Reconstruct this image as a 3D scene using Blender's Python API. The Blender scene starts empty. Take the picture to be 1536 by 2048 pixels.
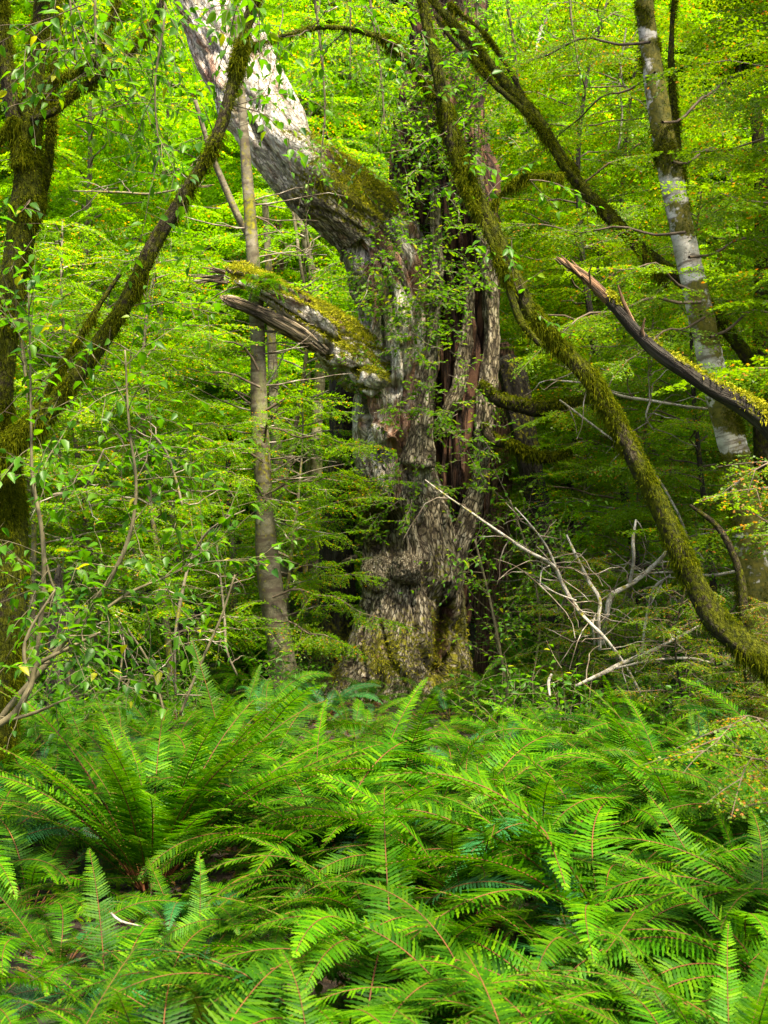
import bpy, math, random
import numpy as np
from mathutils import Vector, Matrix

random.seed(7)
PI = math.pi
F = 2813.0            # focal length in photograph pixels (vertical field of view 40 degrees)
CAMZ = 1.75
scene = bpy.context.scene
COL = scene.collection


def R(seed):
    return np.random.default_rng(seed)


def P(px, py, D):
    """a direction seen in the photograph, taken to its distance D in metres"""
    return np.array([(px - 768) / F * D, D, CAMZ - (py - 1024) / F * D])


# ------------------------------------------------------------------ noise
def vnoise(p, seed=0):
    p = np.asarray(p, dtype=np.float64)
    i = np.floor(p).astype(np.int64)
    f = p - i
    f = f * f * f * (f * (f * 6 - 15) + 10)

    def h(a, b, c):
        n = (a * 374761393 + b * 668265263 + c * 1274126177 + seed * 974711) & 0xFFFFFFFF
        n = ((n ^ (n >> 13)) * 1103515245) & 0xFFFFFFFF
        n = ((n ^ (n >> 15)) * 2246822519) & 0xFFFFFFFF
        return ((n ^ (n >> 16)) & 0xFFFFFF) / float(0xFFFFFF)
    out = 0
    for dx in (0, 1):
        wx = f[..., 0] if dx else 1 - f[..., 0]
        for dy in (0, 1):
            wy = f[..., 1] if dy else 1 - f[..., 1]
            for dz in (0, 1):
                wz = f[..., 2] if dz else 1 - f[..., 2]
                out = out + wx * wy * wz * h(i[..., 0] + dx, i[..., 1] + dy, i[..., 2] + dz)
    return out * 2 - 1


def fbm(p, oct=3, seed=0):
    a, s, t = 1.0, 0, 0
    p = np.asarray(p, float)
    for k in range(oct):
        s = s + a * vnoise(p, seed + k)
        t += a
        a *= .5
        p = p * 2.03
    return s / t


def ground_z(x, y):
    x = np.asarray(x, float)
    y = np.asarray(y, float)
    p = np.stack([x * .45, y * .45, np.zeros_like(x)], -1)
    z = .10 * fbm(p, 2, 5)
    near = np.clip((np.hypot(x, y) - 1.5) / 3, 0, 1)
    t = np.clip(y - 19, 0, None)
    hill = np.where(t < 8, t * t / 8 * .5 * .42, (t - 4) * .42)
    hill = np.minimum(hill, 24 + .03 * np.clip(t - 60, 0, 100))
    return z * near + hill


def gz(x, y):
    return float(ground_z(np.array([x]), np.array([y]))[0])


# ------------------------------------------------------------------ mesh helpers
def mesh_from(name, V, quads=None, tris=None, mats=(), mi=None, tint=None, attrs=None, smooth=True):
    V = np.asarray(V, np.float32)
    me = bpy.data.meshes.new(name)
    nq = 0 if quads is None else len(quads)
    nt = 0 if tris is None else len(tris)
    me.vertices.add(len(V))
    me.vertices.foreach_set('co', V.ravel())
    loops = []
    if nq:
        loops.append(np.asarray(quads, np.int32).ravel())
    if nt:
        loops.append(np.asarray(tris, np.int32).ravel())
    loops = np.concatenate(loops) if loops else np.zeros(0, np.int32)
    me.loops.add(len(loops))
    me.loops.foreach_set('vertex_index', loops)
    me.polygons.add(nq + nt)
    start = np.concatenate([np.arange(nq) * 4, nq * 4 + np.arange(nt) * 3]).astype(np.int32)
    me.polygons.foreach_set('loop_start', start)
    for m in mats:
        me.materials.append(m)
    if mi is not None:
        me.polygons.foreach_set('material_index', np.asarray(mi, np.int32))
    me.update(calc_edges=True)
    if smooth:
        me.polygons.foreach_set('use_smooth', np.ones(nq + nt, bool))
    if tint is not None:
        a = me.attributes.new('tint', 'FLOAT', 'FACE')
        a.data.foreach_set('value', np.asarray(tint, np.float32))
    for k, v in (attrs or {}).items():
        v = np.asarray(v, np.float32)
        if v.ndim == 1:
            a = me.attributes.new(k, 'FLOAT', 'POINT')
            a.data.foreach_set('value', v)
        else:
            a = me.attributes.new(k, 'FLOAT_VECTOR', 'POINT')
            a.data.foreach_set('vector', v.ravel())
    return me


class G:
    """gathers vertices, quads, triangles, a tint per face and attributes per vertex"""
    def __init__(s):
        s.V, s.Q, s.T, s.tq, s.tt, s.co, s.moss, s.mq, s.mt = [], [], [], [], [], [], [], [], []
        s.n = 0

    def add(s, V, Q=None, T=None, tint=None, co=None, moss=None, mat=0):
        V = np.asarray(V, float)
        if Q is not None and len(Q):
            s.Q.append(np.asarray(Q) + s.n)
            s.tq.append(np.full(len(Q), .5) if tint is None else np.asarray(tint)[:len(Q)])
            s.mq.append(np.full(len(Q), mat))
        if T is not None and len(T):
            s.T.append(np.asarray(T) + s.n)
            s.tt.append(np.full(len(T), .5) if tint is None else np.asarray(tint)[-len(T):])
            s.mt.append(np.full(len(T), mat))
        s.V.append(V)
        s.co.append(V * 0 if co is None else co)
        s.moss.append(np.zeros(len(V)) if moss is None else moss)
        s.n += len(V)

    def mesh(s, name, mats, off=None, bark=False, smooth=True):
        V = np.concatenate(s.V)
        if off is not None:
            V = V - np.asarray(off)
        Q = np.concatenate(s.Q) if s.Q else None
        T = np.concatenate(s.T) if s.T else None
        tint = np.concatenate(s.tq + s.tt)
        mi = np.concatenate(s.mq + s.mt)
        at = {'bark_co': np.concatenate(s.co), 'moss': np.concatenate(s.moss)} if bark else None
        return mesh_from(name, V, Q, T, mats, mi, tint, at, smooth)


def thing(name, label, cat, loc, group=None):
    o = bpy.data.objects.new(name, None)
    o.empty_display_size = .1
    COL.objects.link(o)
    o.location = [float(v) for v in loc]
    tag(o, label, cat, group)
    return o


def tag(o, label, cat, group=None):
    o['label'] = label
    o['category'] = cat
    if group:
        o['group'] = group
    return o


def part(name, me, parent=None, label=None):
    o = bpy.data.objects.new(name, me)
    COL.objects.link(o)
    if parent is not None:
        o.parent = parent
    if label:
        o['label'] = label
    return o


def copy_thing(root, loc, rz, sc, label, group=None):
    r = root.copy()
    COL.objects.link(r)
    r.location = [float(v) for v in loc]
    r.rotation_euler = (0, 0, rz)
    r.scale = (sc, sc, sc)
    r['label'] = label
    if group:
        r['group'] = group
    for ch in list(root.children):
        c = ch.copy()
        COL.objects.link(c)
        c.parent = r
    return r


# ------------------------------------------------------------------ tubes
def catmull(pts, step):
    pts = np.asarray(pts, float)
    n = len(pts)
    ext = np.vstack([2 * pts[0] - pts[1], pts, 2 * pts[-1] - pts[-2]])
    out = []
    for i in range(n - 1):
        p0, p1, p2, p3 = ext[i:i + 4]
        L = np.linalg.norm(p2[:3] - p1[:3])
        m = max(1, int(math.ceil(L / step)))
        t = np.linspace(0, 1, m, endpoint=False)[:, None]
        out.append(.5 * (2 * p1 + (p2 - p0) * t + (2 * p0 - 5 * p1 + 4 * p2 - p3) * t ** 2 + (3 * p1 - p0 - 3 * p2 + p3) * t ** 3))
    out.append(pts[-1:])
    return np.vstack(out)


def frames(C):
    T = np.gradient(C, axis=0)
    T /= np.linalg.norm(T, axis=1)[:, None] + 1e-12
    N = np.zeros_like(T)
    a = np.array([1., 0, 0]) if abs(T[0, 0]) < .9 else np.array([0, 1., 0])
    n = a - T[0] * a.dot(T[0])
    N[0] = n / np.linalg.norm(n)
    for i in range(1, len(C)):
        n = N[i - 1] - T[i] * N[i - 1].dot(T[i])
        N[i] = n / (np.linalg.norm(n) + 1e-12)
    B = np.cross(T, N)
    s = np.concatenate([[0], np.cumsum(np.linalg.norm(np.diff(C, axis=0), axis=1))])
    return T, N, B, s


def sweep(ctrl, seg=20, step=.04, disp=None, ridge=None, cap=True):
    """ctrl rows x,y,z,r -> dict with V, Q, T, co (bark coordinates), Nn (radial)"""
    S = catmull(ctrl, step)
    C, r = S[:, :3], np.maximum(S[:, 3], .0015)
    T, N, B, s = frames(C)
    n = len(C)
    th = np.linspace(0, 2 * PI, seg, endpoint=False)
    cs, sn = np.cos(th), np.sin(th)
    rad = cs[None, :, None] * N[:, None, :] + sn[None, :, None] * B[:, None, :]
    co = np.stack([r[:, None] * cs, r[:, None] * sn, np.repeat(s[:, None], seg, 1)], -1)
    rr = np.repeat(r[:, None], seg, 1)
    if disp is not None:
        rr = rr + disp(co, rr, np.repeat(th[None], n, 0))
    V = C[:, None, :] + rad * rr[..., None]
    i = np.arange(n - 1)[:, None] * seg
    j = np.arange(seg)[None]
    k = (j + 1) % seg
    Q = np.stack([i + j, i + k, i + seg + k, i + seg + j], -1).reshape(-1, 4)
    V = V.reshape(-1, 3)
    co = co.reshape(-1, 3)
    rad = rad.reshape(-1, 3)
    Tt = []
    if cap:
        V = np.vstack([V, C[:1] - T[:1] * r[0] * .3, C[-1:] + T[-1:] * r[-1] * .5])
        co = np.vstack([co, [[0, 0, 0]], [[0, 0, s[-1]]]])
        rad = np.vstack([rad, -T[:1], T[-1:]])
        a, b = n * seg, n * seg + 1
        for q in range(seg):
            Tt.append((a, (q + 1) % seg, q))
            Tt.append((b, (n - 1) * seg + q, (n - 1) * seg + (q + 1) % seg))
    return dict(V=V, Q=Q, T=np.array(Tt, int).reshape(-1, 3), co=co, N=rad, C=C, r=r, Tn=T, Nn=N, Bn=B, s=s)


def thin(g, lines, seg=4, mat=0, tint=None, rng=None):
    """polylines (rows x,y,z,r) as light tubes into G"""
    for L in lines:
        L = np.asarray(L, float)
        C, r = L[:, :3], L[:, 3]
        T, N, B, s = frames(C)
        n = len(C)
        th = np.linspace(0, 2 * PI, seg, endpoint=False)
        V = C[:, None] + r[:, None, None] * (np.cos(th)[None, :, None] * N[:, None] + np.sin(th)[None, :, None] * B[:, None])
        i = np.arange(n - 1)[:, None] * seg
        j = np.arange(seg)[None]
        k = (j + 1) % seg
        Q = np.stack([i + j, i + k, i + seg + k, i + seg + j], -1).reshape(-1, 4)
        co = np.stack([np.cos(th)[None] * r[:, None], np.sin(th)[None] * r[:, None], np.repeat(s[:, None], seg, 1)], -1).reshape(-1, 3)
        g.add(V.reshape(-1, 3), Q, tint=np.full(len(Q), .5 if tint is None else tint), co=co, mat=mat)


# ------------------------------------------------------------------ leaves
def unit(a):
    return a / (np.linalg.norm(a, axis=-1, keepdims=True) + 1e-9)


def add_leaves(g, O, X, N, L, W, tint, shape='diamond', mat=0, fold=.25):
    if len(O) == 0:
        return
    X = unit(X)
    Y = unit(np.cross(N, X))
    N = np.cross(X, Y)
    L = np.asarray(L)[:, None]
    W = np.asarray(W)[:, None]
    m = len(O)
    if shape == 'diamond':
        V = np.stack([O, O + X * L * .5 + Y * W * .5 + N * W * fold, O + X * L, O + X * L * .5 - Y * W * .5 + N * W * fold], 1)
        Q = np.arange(m)[:, None] * 4 + np.array([0, 3, 2, 1])[None]
        g.add(V.reshape(-1, 3), Q, tint=tint, mat=mat)
    elif shape == 'oval':
        a = N * W * fold
        V = np.stack([O, O + X * L * .3 + Y * W * .45 + a, O + X * L * .72 + Y * W * .42 + a, O + X * L * 1.0, O + X * L * .72 - Y * W * .42 + a, O + X * L * .3 - Y * W * .45 + a], 1)
        b = np.arange(m)[:, None] * 6
        Q = np.concatenate([b + np.array([[0, 3, 2, 1]]), b + np.array([[0, 5, 4, 3]])])
        g.add(V.reshape(-1, 3), Q, tint=np.concatenate([tint, tint]), mat=mat)
    else:   # ovate leaf with a drawn-out tip and a fold along the midrib
        a = N * W * fold
        dr = -N * L * .12
        V = np.stack([O, O + X * L * .38 - N * L * .0, O + X * L * .72 + dr * .4, O + X * L + dr,
                      O + X * L * .10 + Y * W * .30 + a * .6, O + X * L * .34 + Y * W * .5 + a, O + X * L * .66 + Y * W * .33 + a * .7 + dr * .4,
                      O + X * L * .10 - Y * W * .30 + a * .6, O + X * L * .34 - Y * W * .5 + a, O + X * L * .66 - Y * W * .33 + a * .7 + dr * .4], 1)
        b = np.arange(m)[:, None] * 10
        Q = np.concatenate([b + np.array([[0, 1, 5, 4]]), b + np.array([[1, 2, 6, 5]]), b + np.array([[0, 7, 8, 1]]), b + np.array([[1, 8, 9, 2]])])
        T = np.concatenate([b + np.array([[2, 3, 6]]), b + np.array([[2, 9, 3]])])
        g.add(V.reshape(-1, 3), Q, T, tint=np.concatenate([tint] * 4 + [tint] * 2), mat=mat)


# ------------------------------------------------------------------ materials
def new_mat(name):
    m = bpy.data.materials.new(name)
    m.use_nodes = True
    nt = m.node_tree
    nt.nodes.clear()
    out = nt.nodes.new('ShaderNodeOutputMaterial')
    return m, nt, out


def ramp(nt, stops, interp='LINEAR'):
    r = nt.nodes.new('ShaderNodeValToRGB')
    r.color_ramp.interpolation = interp
    e = r.color_ramp.elements
    while len(e) < len(stops):
        e.new(.5)
    for el, (p, c) in zip(e, stops):
        el.position = p
        el.color = (*c, 1)
    return r


def leaf_mat(name, stops, trans=.45, rough=.42, spec=.35, tboost=(1.5, 1.7, .7), vary=.35):
    m, nt, out = new_mat(name)
    L = nt.links.new
    at = nt.nodes.new('ShaderNodeAttribute')
    at.attribute_name = 'tint'
    oi = nt.nodes.new('ShaderNodeObjectInfo')
    rp = ramp(nt, stops)
    L(at.outputs['Fac'], rp.inputs[0])
    mr = nt.nodes.new('ShaderNodeMapRange')
    mr.inputs['To Min'].default_value = 1 - vary
    mr.inputs['To Max'].default_value = 1 + vary
    L(oi.outputs['Random'], mr.inputs['Value'])
    mul = nt.nodes.new('ShaderNodeVectorMath')
    mul.operation = 'SCALE'
    L(rp.outputs[0], mul.inputs[0])
    L(mr.outputs[0], mul.inputs['Scale'])
    pb = nt.nodes.new('ShaderNodeBsdfPrincipled')
    pb.inputs['Roughness'].default_value = rough
    pb.inputs['Specular IOR Level'].default_value = spec
    L(mul.outputs[0], pb.inputs['Base Color'])
    tb = nt.nodes.new('ShaderNodeVectorMath')
    tb.operation = 'MULTIPLY'
    tb.inputs[1].default_value = tboost
    L(mul.outputs[0], tb.inputs[0])
    tr = nt.nodes.new('ShaderNodeBsdfTranslucent')
    L(tb.outputs[0], tr.inputs['Color'])
    mx = nt.nodes.new('ShaderNodeMixShader')
    mx.inputs[0].default_value = trans
    L(pb.outputs[0], mx.inputs[1])
    L(tr.outputs[0], mx.inputs[2])
    L(mx.outputs[0], out.inputs['Surface'])
    return m


def bark_mat(name, stops, scale=(14, 14, 4), crack=(.03, .022, .015), crack_w=.12, patch=None, patch_scale=3., patch_lo=.55,
             moss=(.07, .085, .006), moss2=(.22, .20, .012), rough=.85, bump=.6, bands=None, spec=.25, pale=None):
    m, nt, out = new_mat(name)
    L = nt.links.new
    N = nt.nodes.new
    at = N('ShaderNodeAttribute')
    at.attribute_name = 'bark_co'
    am = N('ShaderNodeAttribute')
    am.attribute_name = 'moss'
    mp = N('ShaderNodeVectorMath')
    mp.operation = 'MULTIPLY'
    mp.inputs[1].default_value = scale
    L(at.outputs['Vector'], mp.inputs[0])
    n1 = N('ShaderNodeTexNoise')
    n1.inputs['Scale'].default_value = 1.0
    n1.inputs['Detail'].default_value = 6
    n1.inputs['Roughness'].default_value = .65
    L(mp.outputs[0], n1.inputs['Vector'])
    rp = ramp(nt, stops)
    L(n1.outputs['Fac'], rp.inputs[0])
    vo = N('ShaderNodeTexVoronoi')
    vo.feature = 'DISTANCE_TO_EDGE'
    wv = N('ShaderNodeVectorMath')
    wv.operation = 'ADD'
    sc = N('ShaderNodeVectorMath')
    sc.operation = 'SCALE'
    sc.inputs['Scale'].default_value = 1.2
    L(n1.outputs['Color'], sc.inputs[0])
    L(mp.outputs[0], wv.inputs[0])
    L(sc.outputs[0], wv.inputs[1])
    L(wv.outputs[0], vo.inputs['Vector'])
    vo.inputs['Scale'].default_value = 1.5
    cr = N('ShaderNodeMapRange')
    cr.inputs['From Min'].default_value = 0
    cr.inputs['From Max'].default_value = crack_w
    L(vo.outputs['Distance'], cr.inputs['Value'])
    mx = N('ShaderNodeMix')
    mx.data_type = 'RGBA'
    mx.inputs[6].default_value = (*crack, 1)
    L(cr.outputs[0], mx.inputs[0])
    L(rp.outputs[0], mx.inputs[7])
    cur = mx.outputs[2]
    if pale:    # paler bark where the attribute says so
        ap = N('ShaderNodeAttribute')
        ap.attribute_name = 'pale'
        rq = ramp(nt, pale)
        L(n1.outputs['Fac'], rq.inputs[0])
        mq = N('ShaderNodeMix')
        mq.data_type = 'RGBA'
        L(ap.outputs['Fac'], mq.inputs[0])
        L(cur, mq.inputs[6])
        L(rq.outputs[0], mq.inputs[7])
        cur = mq.outputs[2]
    if bands:   # horizontal bands and scars of a smooth bark
        bm = N('ShaderNodeVectorMath')
        bm.operation = 'MULTIPLY'
        bm.inputs[1].default_value = (3, 3, 22)
        L(at.outputs['Vector'], bm.inputs[0])
        bn = N('ShaderNodeTexNoise')
        bn.inputs['Scale'].default_value = 1
        bn.inputs['Detail'].default_value = 4
        L(bm.outputs[0], bn.inputs['Vector'])
        br = N('ShaderNodeMapRange')
        br.inputs['From Min'].default_value = .53
        br.inputs['From Max'].default_value = .62
        L(bn.outputs['Fac'], br.inputs['Value'])
        b2 = N('ShaderNodeMix')
        b2.data_type = 'RGBA'
        b2.inputs[7].default_value = (*bands, 1)
        L(br.outputs[0], b2.inputs[0])
        L(cur, b2.inputs[6])
        cur = b2.outputs[2]
    for k, (col, ps, lo, sd) in enumerate(patch or []):
        pn = N('ShaderNodeTexNoise')
        pn.noise_dimensions = '4D'
        pn.inputs['W'].default_value = sd
        pn.inputs['Scale'].default_value = ps
        pn.inputs['Detail'].default_value = 5
        pn.inputs['Roughness'].default_value = .7
        pv = N('ShaderNodeVectorMath')
        pv.operation = 'MULTIPLY'
        pv.inputs[1].default_value = (1, 1, .42)
        L(at.outputs['Vector'], pv.inputs[0])
        L(pv.outputs[0], pn.inputs['Vector'])
        pr = N('ShaderNodeMapRange')
        pr.inputs['From Min'].default_value = lo
        pr.inputs['From Max'].default_value = lo + .06
        if pale and k == 1:
            pa = N('ShaderNodeMath')
            pa.operation = 'MULTIPLY_ADD'
            pa.inputs[1].default_value = .118
            L(ap.outputs['Fac'], pa.inputs[0])
            L(pn.outputs['Fac'], pa.inputs[2])
            L(pa.outputs[0], pr.inputs['Value'])
        else:
            L(pn.outputs['Fac'], pr.inputs['Value'])
        pm = N('ShaderNodeMath')
        pm.operation = 'MULTIPLY'
        pm.inputs[1].default_value = .85
        L(pr.outputs[0], pm.inputs[0])
        p2 = N('ShaderNodeMix')
        p2.data_type = 'RGBA'
        p2.inputs[7].default_value = (*col, 1)
        L(pm.outputs[0], p2.inputs[0])
        L(cur, p2.inputs[6])
        cur = p2.outputs[2]
    mn = N('ShaderNodeTexNoise')
    mn.inputs['Scale'].default_value = 30
    mn.inputs['Detail'].default_value = 4
    L(at.outputs['Vector'], mn.inputs['Vector'])
    mc = ramp(nt, [(.35, moss), (.68, moss2)])
    L(mn.outputs['Fac'], mc.inputs[0])
    ma = N('ShaderNodeMath')
    ma.operation = 'ADD'
    ms = N('ShaderNodeMath')
    ms.operation = 'MULTIPLY_ADD'
    ms.inputs[1].default_value = .9
    ms.inputs[2].default_value = -.45
    L(mn.outputs['Fac'], ms.inputs[0])
    L(am.outputs['Fac'], ma.inputs[0])
    L(ms.outputs[0], ma.inputs[1])
    mr = N('ShaderNodeMapRange')
    mr.inputs['From Min'].default_value = .42
    mr.inputs['From Max'].default_value = .58
    L(ma.outputs[0], mr.inputs['Value'])
    m3 = N('ShaderNodeMix')
    m3.data_type = 'RGBA'
    L(mr.outputs[0], m3.inputs[0])
    L(cur, m3.inputs[6])
    L(mc.outputs[0], m3.inputs[7])
    pb = N('ShaderNodeBsdfPrincipled')
    pb.inputs['Roughness'].default_value = rough
    pb.inputs['Specular IOR Level'].default_value = spec
    L(m3.outputs[2], pb.inputs['Base Color'])
    hb = N('ShaderNodeMath')
    hb.operation = 'ADD'
    L(n1.outputs['Fac'], hb.inputs[0])
    L(cr.outputs[0], hb.inputs[1])
    bu = N('ShaderNodeBump')
    bu.inputs['Strength'].default_value = bump
    bu.inputs['Distance'].default_value = .03
    L(hb.outputs[0], bu.inputs['Height'])
    L(bu.outputs[0], pb.inputs['Normal'])
    L(pb.outputs[0], out.inputs['Surface'])
    return m


def flat_mat(name, stops, rough=.7, scale=20., spec=.3):
    m, nt, out = new_mat(name)
    L = nt.links.new
    tc = nt.nodes.new('ShaderNodeTexCoord')
    n1 = nt.nodes.new('ShaderNodeTexNoise')
    n1.inputs['Scale'].default_value = scale
    n1.inputs['Detail'].default_value = 4
    L(tc.outputs['Object'], n1.inputs['Vector'])
    rp = ramp(nt, stops)
    L(n1.outputs['Fac'], rp.inputs[0])
    pb = nt.nodes.new('ShaderNodeBsdfPrincipled')
    pb.inputs['Roughness'].default_value = rough
    pb.inputs['Specular IOR Level'].default_value = spec
    L(rp.outputs[0], pb.inputs['Base Color'])
    L(pb.outputs[0], out.inputs['Surface'])
    return m


M = {}
M['old_bark'] = bark_mat('old_bark', [(.34, (.05, .036, .02)), (.46, (.14, .112, .065)), (.56, (.31, .26, .17)), (.7, (.52, .47, .36))], (26, 26, 7),
                         patch=[((.10, .105, .018), 1.6, .53, 4.), ((.27, .115, .055), 1.7, .605, 7.), ((.60, .57, .48), 7., .63, 1.), ((.05, .035, .022), 4.5, .61, 12.)],
                         crack=(.05, .036, .022), crack_w=.13, bump=1., pale=[(.3, (.26, .16, .10)), (.40, (.54, .43, .32)), (.50, (.80, .73, .62)), (.66, (.90, .86, .78))])
M['heart'] = bark_mat('heartwood', [(.3, (.024, .011, .006)), (.5, (.095, .045, .024)), (.75, (.25, .145, .085))], (22, 22, 1.2), crack=(.012, .006, .004), crack_w=.2,
                      patch=[((.34, .26, .2), 1.5, .68, 3.)], bump=1.0)
M['dead_wood'] = bark_mat('dead_wood', [(.3, (.07, .038, .02)), (.5, (.19, .105, .05)), (.75, (.34, .22, .12))], (30, 30, 1.5), crack_w=.12, patch=[((.05, .04, .03), 2.2, .56, 2.)], bump=.8)
M['grey_wood'] = bark_mat('grey_wood', [(.3, (.09, .06, .035)), (.5, (.24, .18, .11)), (.75, (.42, .35, .25))], (30, 30, 1.5), crack_w=.12, patch=[((.05, .04, .03), 2.2, .56, 2.)], bump=.8)
M['dark_wood'] = bark_mat('dark_wood', [(.3, (.011, .010, .007)), (.55, (.036, .031, .022)), (.8, (.10, .09, .066))], (18, 18, 2.5), bump=.8)
M['red_trunk'] = bark_mat('red_trunk', [(.3, (.06, .03, .02)), (.55, (.16, .085, .055)), (.8, (.28, .17, .12))], (20, 20, 1.5), bump=.8)
M['moss_bark'] = bark_mat('moss_bark', [(.3, (.018, .014, .006)), (.55, (.05, .041, .02)), (.8, (.15, .13, .085))], (36, 36, 14), patch=[((.2, .19, .14), 3., .63, 2.)], bump=.8,
                          moss=(.020, .028, .0008), moss2=(.075, .082, .002), spec=.1)
M['silver'] = bark_mat('silver_bark', [(.3, (.18, .16, .12)), (.5, (.46, .43, .37)), (.72, (.66, .64, .58))], (5, 5, 9), crack_w=.02, bands=(.16, .13, .10), bump=.35,
                       moss=(.05, .055, .006), moss2=(.14, .12, .012), rough=.7)
M['slim'] = bark_mat('slim_bark', [(.3, (.055, .042, .024)), (.5, (.125, .108, .066)), (.75, (.29, .26, .18))], (6, 6, 8), crack_w=.02, bands=(.08, .06, .04), bump=.35, patch=[((.14, .15, .05), 2., .58, 3.)])
M['pale_twig'] = flat_mat('pale_twig', [(.4, (.09, .065, .04)), (.55, (.19, .155, .11)), (.7, (.42, .38, .31))], scale=9)
M['white_branch'] = bark_mat('white_branch', [(.3, (.12, .10, .07)), (.5, (.34, .31, .25)), (.7, (.58, .55, .48))], (14, 14, 7), crack_w=.03, bump=.4, bands=(.2, .17, .1))
M['twig'] = flat_mat('twig_bark', [(.35, (.05, .035, .022)), (.6, (.13, .095, .06))], scale=12)
M['sapling_bark'] = flat_mat('sapling_bark', [(.35, (.06, .05, .022)), (.65, (.16, .135, .07))], scale=14)
M['moss'] = leaf_mat('moss_fur', [(0, (.018, .028, .0006)), (.5, (.055, .072, .001)), (1, (.14, .145, .002))], trans=.4, rough=.8, spec=.04, tboost=(1.9, 1.9, .4), vary=.15)
M['moss_gold'] = leaf_mat('moss_gold', [(0, (.10, .12, .004)), (.5, (.26, .26, .008)), (1, (.46, .40, .02))], trans=.3, rough=.8, spec=.1, vary=.1)
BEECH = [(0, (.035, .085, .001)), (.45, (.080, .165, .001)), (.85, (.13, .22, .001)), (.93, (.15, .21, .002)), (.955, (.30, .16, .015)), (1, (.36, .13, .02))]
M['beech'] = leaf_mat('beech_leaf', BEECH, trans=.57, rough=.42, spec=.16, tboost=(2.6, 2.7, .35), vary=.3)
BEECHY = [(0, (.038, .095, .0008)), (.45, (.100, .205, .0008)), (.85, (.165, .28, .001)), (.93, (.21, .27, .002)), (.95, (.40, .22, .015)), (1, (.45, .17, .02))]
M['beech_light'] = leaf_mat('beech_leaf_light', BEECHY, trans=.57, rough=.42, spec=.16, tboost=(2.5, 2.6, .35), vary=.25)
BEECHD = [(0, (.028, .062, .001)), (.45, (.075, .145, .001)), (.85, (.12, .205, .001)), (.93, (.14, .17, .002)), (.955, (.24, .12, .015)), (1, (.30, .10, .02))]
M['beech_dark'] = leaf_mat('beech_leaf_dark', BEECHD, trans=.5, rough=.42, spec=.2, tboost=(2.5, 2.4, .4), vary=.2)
M['broad'] = leaf_mat('broad_leaf', [(0, (.022, .085, .008)), (.5, (.06, .17, .003)), (.9, (.12, .24, .002)), (1, (.28, .29, .01))], trans=.5, rough=.42, spec=.26, tboost=(2.2, 2.2, .3), vary=.2)
M['fern'] = leaf_mat('fern_leaf', [(0, (.006, .042, .0002)), (.5, (.027, .104, .0002)), (1, (.092, .192, .0003))], trans=.32, rough=.5, spec=.10, tboost=(1.9, 1.9, .4), vary=.4)
M['fern_yellow'] = leaf_mat('fern_leaf_yellow', [(0, (.14, .17, .01)), (1, (.30, .27, .02))], trans=.4, vary=.2)
M['fern_brown'] = leaf_mat('fern_leaf_brown', [(0, (.09, .045, .015)), (1, (.2, .10, .03))], trans=.3, vary=.3)
M['fern_sky_teal'] = leaf_mat('fern_leaf_sky_teal', [(0, (.007, .048, .011)), (.5, (.016, .09, .020)), (1, (.035, .14, .028))], trans=.25, rough=.45, spec=.25, tboost=(1.5, 1.8, .6), vary=.3)  # teal painted in for sky reflection on shaded fronds
M['stipe'] = flat_mat('fern_stipe', [(.35, (.055, .018, .004)), (.65, (.13, .046, .009))], scale=8)

# ------------------------------------------------------------------ ground
def soil_mat():
    m, nt, out = new_mat('forest_floor')
    L = nt.links.new
    N = nt.nodes.new
    tc = N('ShaderNodeTexCoord')
    a = N('ShaderNodeTexNoise')
    a.inputs['Scale'].default_value = 26
    a.inputs['Detail'].default_value = 8
    a.inputs['Roughness'].default_value = .7
    L(tc.outputs['Object'], a.inputs['Vector'])
    r1 = ramp(nt, [(.3, (.010, .006, .003)), (.5, (.030, .018, .009)), (.7, (.085, .046, .02))])
    L(a.outputs['Fac'], r1.inputs[0])
    b = N('ShaderNodeTexNoise')
    b.inputs['Scale'].default_value = 1.1
    b.inputs['Detail'].default_value = 6
    L(tc.outputs['Object'], b.inputs['Vector'])
    r2 = N('ShaderNodeMapRange')
    r2.inputs['From Min'].default_value = .47
    r2.inputs['From Max'].default_value = .6
    L(b.outputs['Fac'], r2.inputs['Value'])
    mx = N('ShaderNodeMix')
    mx.data_type = 'RGBA'
    mx.inputs[7].default_value = (.014, .030, .003, 1)
    L(r2.outputs[0], mx.inputs[0])
    L(r1.outputs[0], mx.inputs[6])
    pb = N('ShaderNodeBsdfPrincipled')
    pb.inputs['Roughness'].default_value = .9
    L(mx.outputs[2], pb.inputs['Base Color'])
    bu = N('ShaderNodeBump')
    bu.inputs['Strength'].default_value = .8
    bu.inputs['Distance'].default_value = .03
    L(a.outputs['Fac'], bu.inputs['Height'])
    L(bu.outputs[0], pb.inputs['Normal'])
    L(pb.outputs[0], out.inputs['Surface'])
    return m


def build_ground():
    u = np.linspace(-1, 1, 181)
    xs = np.sign(u) * (np.abs(u) ** 2.2) * 140
    v = np.linspace(0, 1, 221)
    ys = -40 + 46 * v + 194 * v ** 4
    X, Y = np.meshgrid(xs, ys)
    Z = ground_z(X, Y)
    V = np.stack([X, Y, Z], -1).reshape(-1, 3)
    nx = len(xs)
    i = (np.arange(len(ys) - 1)[:, None] * nx + np.arange(nx - 1)[None]).ravel()
    Q = np.stack([i, i + 1, i + nx + 1, i + nx], -1)
    o = part('ground', mesh_from('ground', V, Q, mats=[soil_mat()]))
    o['kind'] = 'structure'


build_ground()


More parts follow.
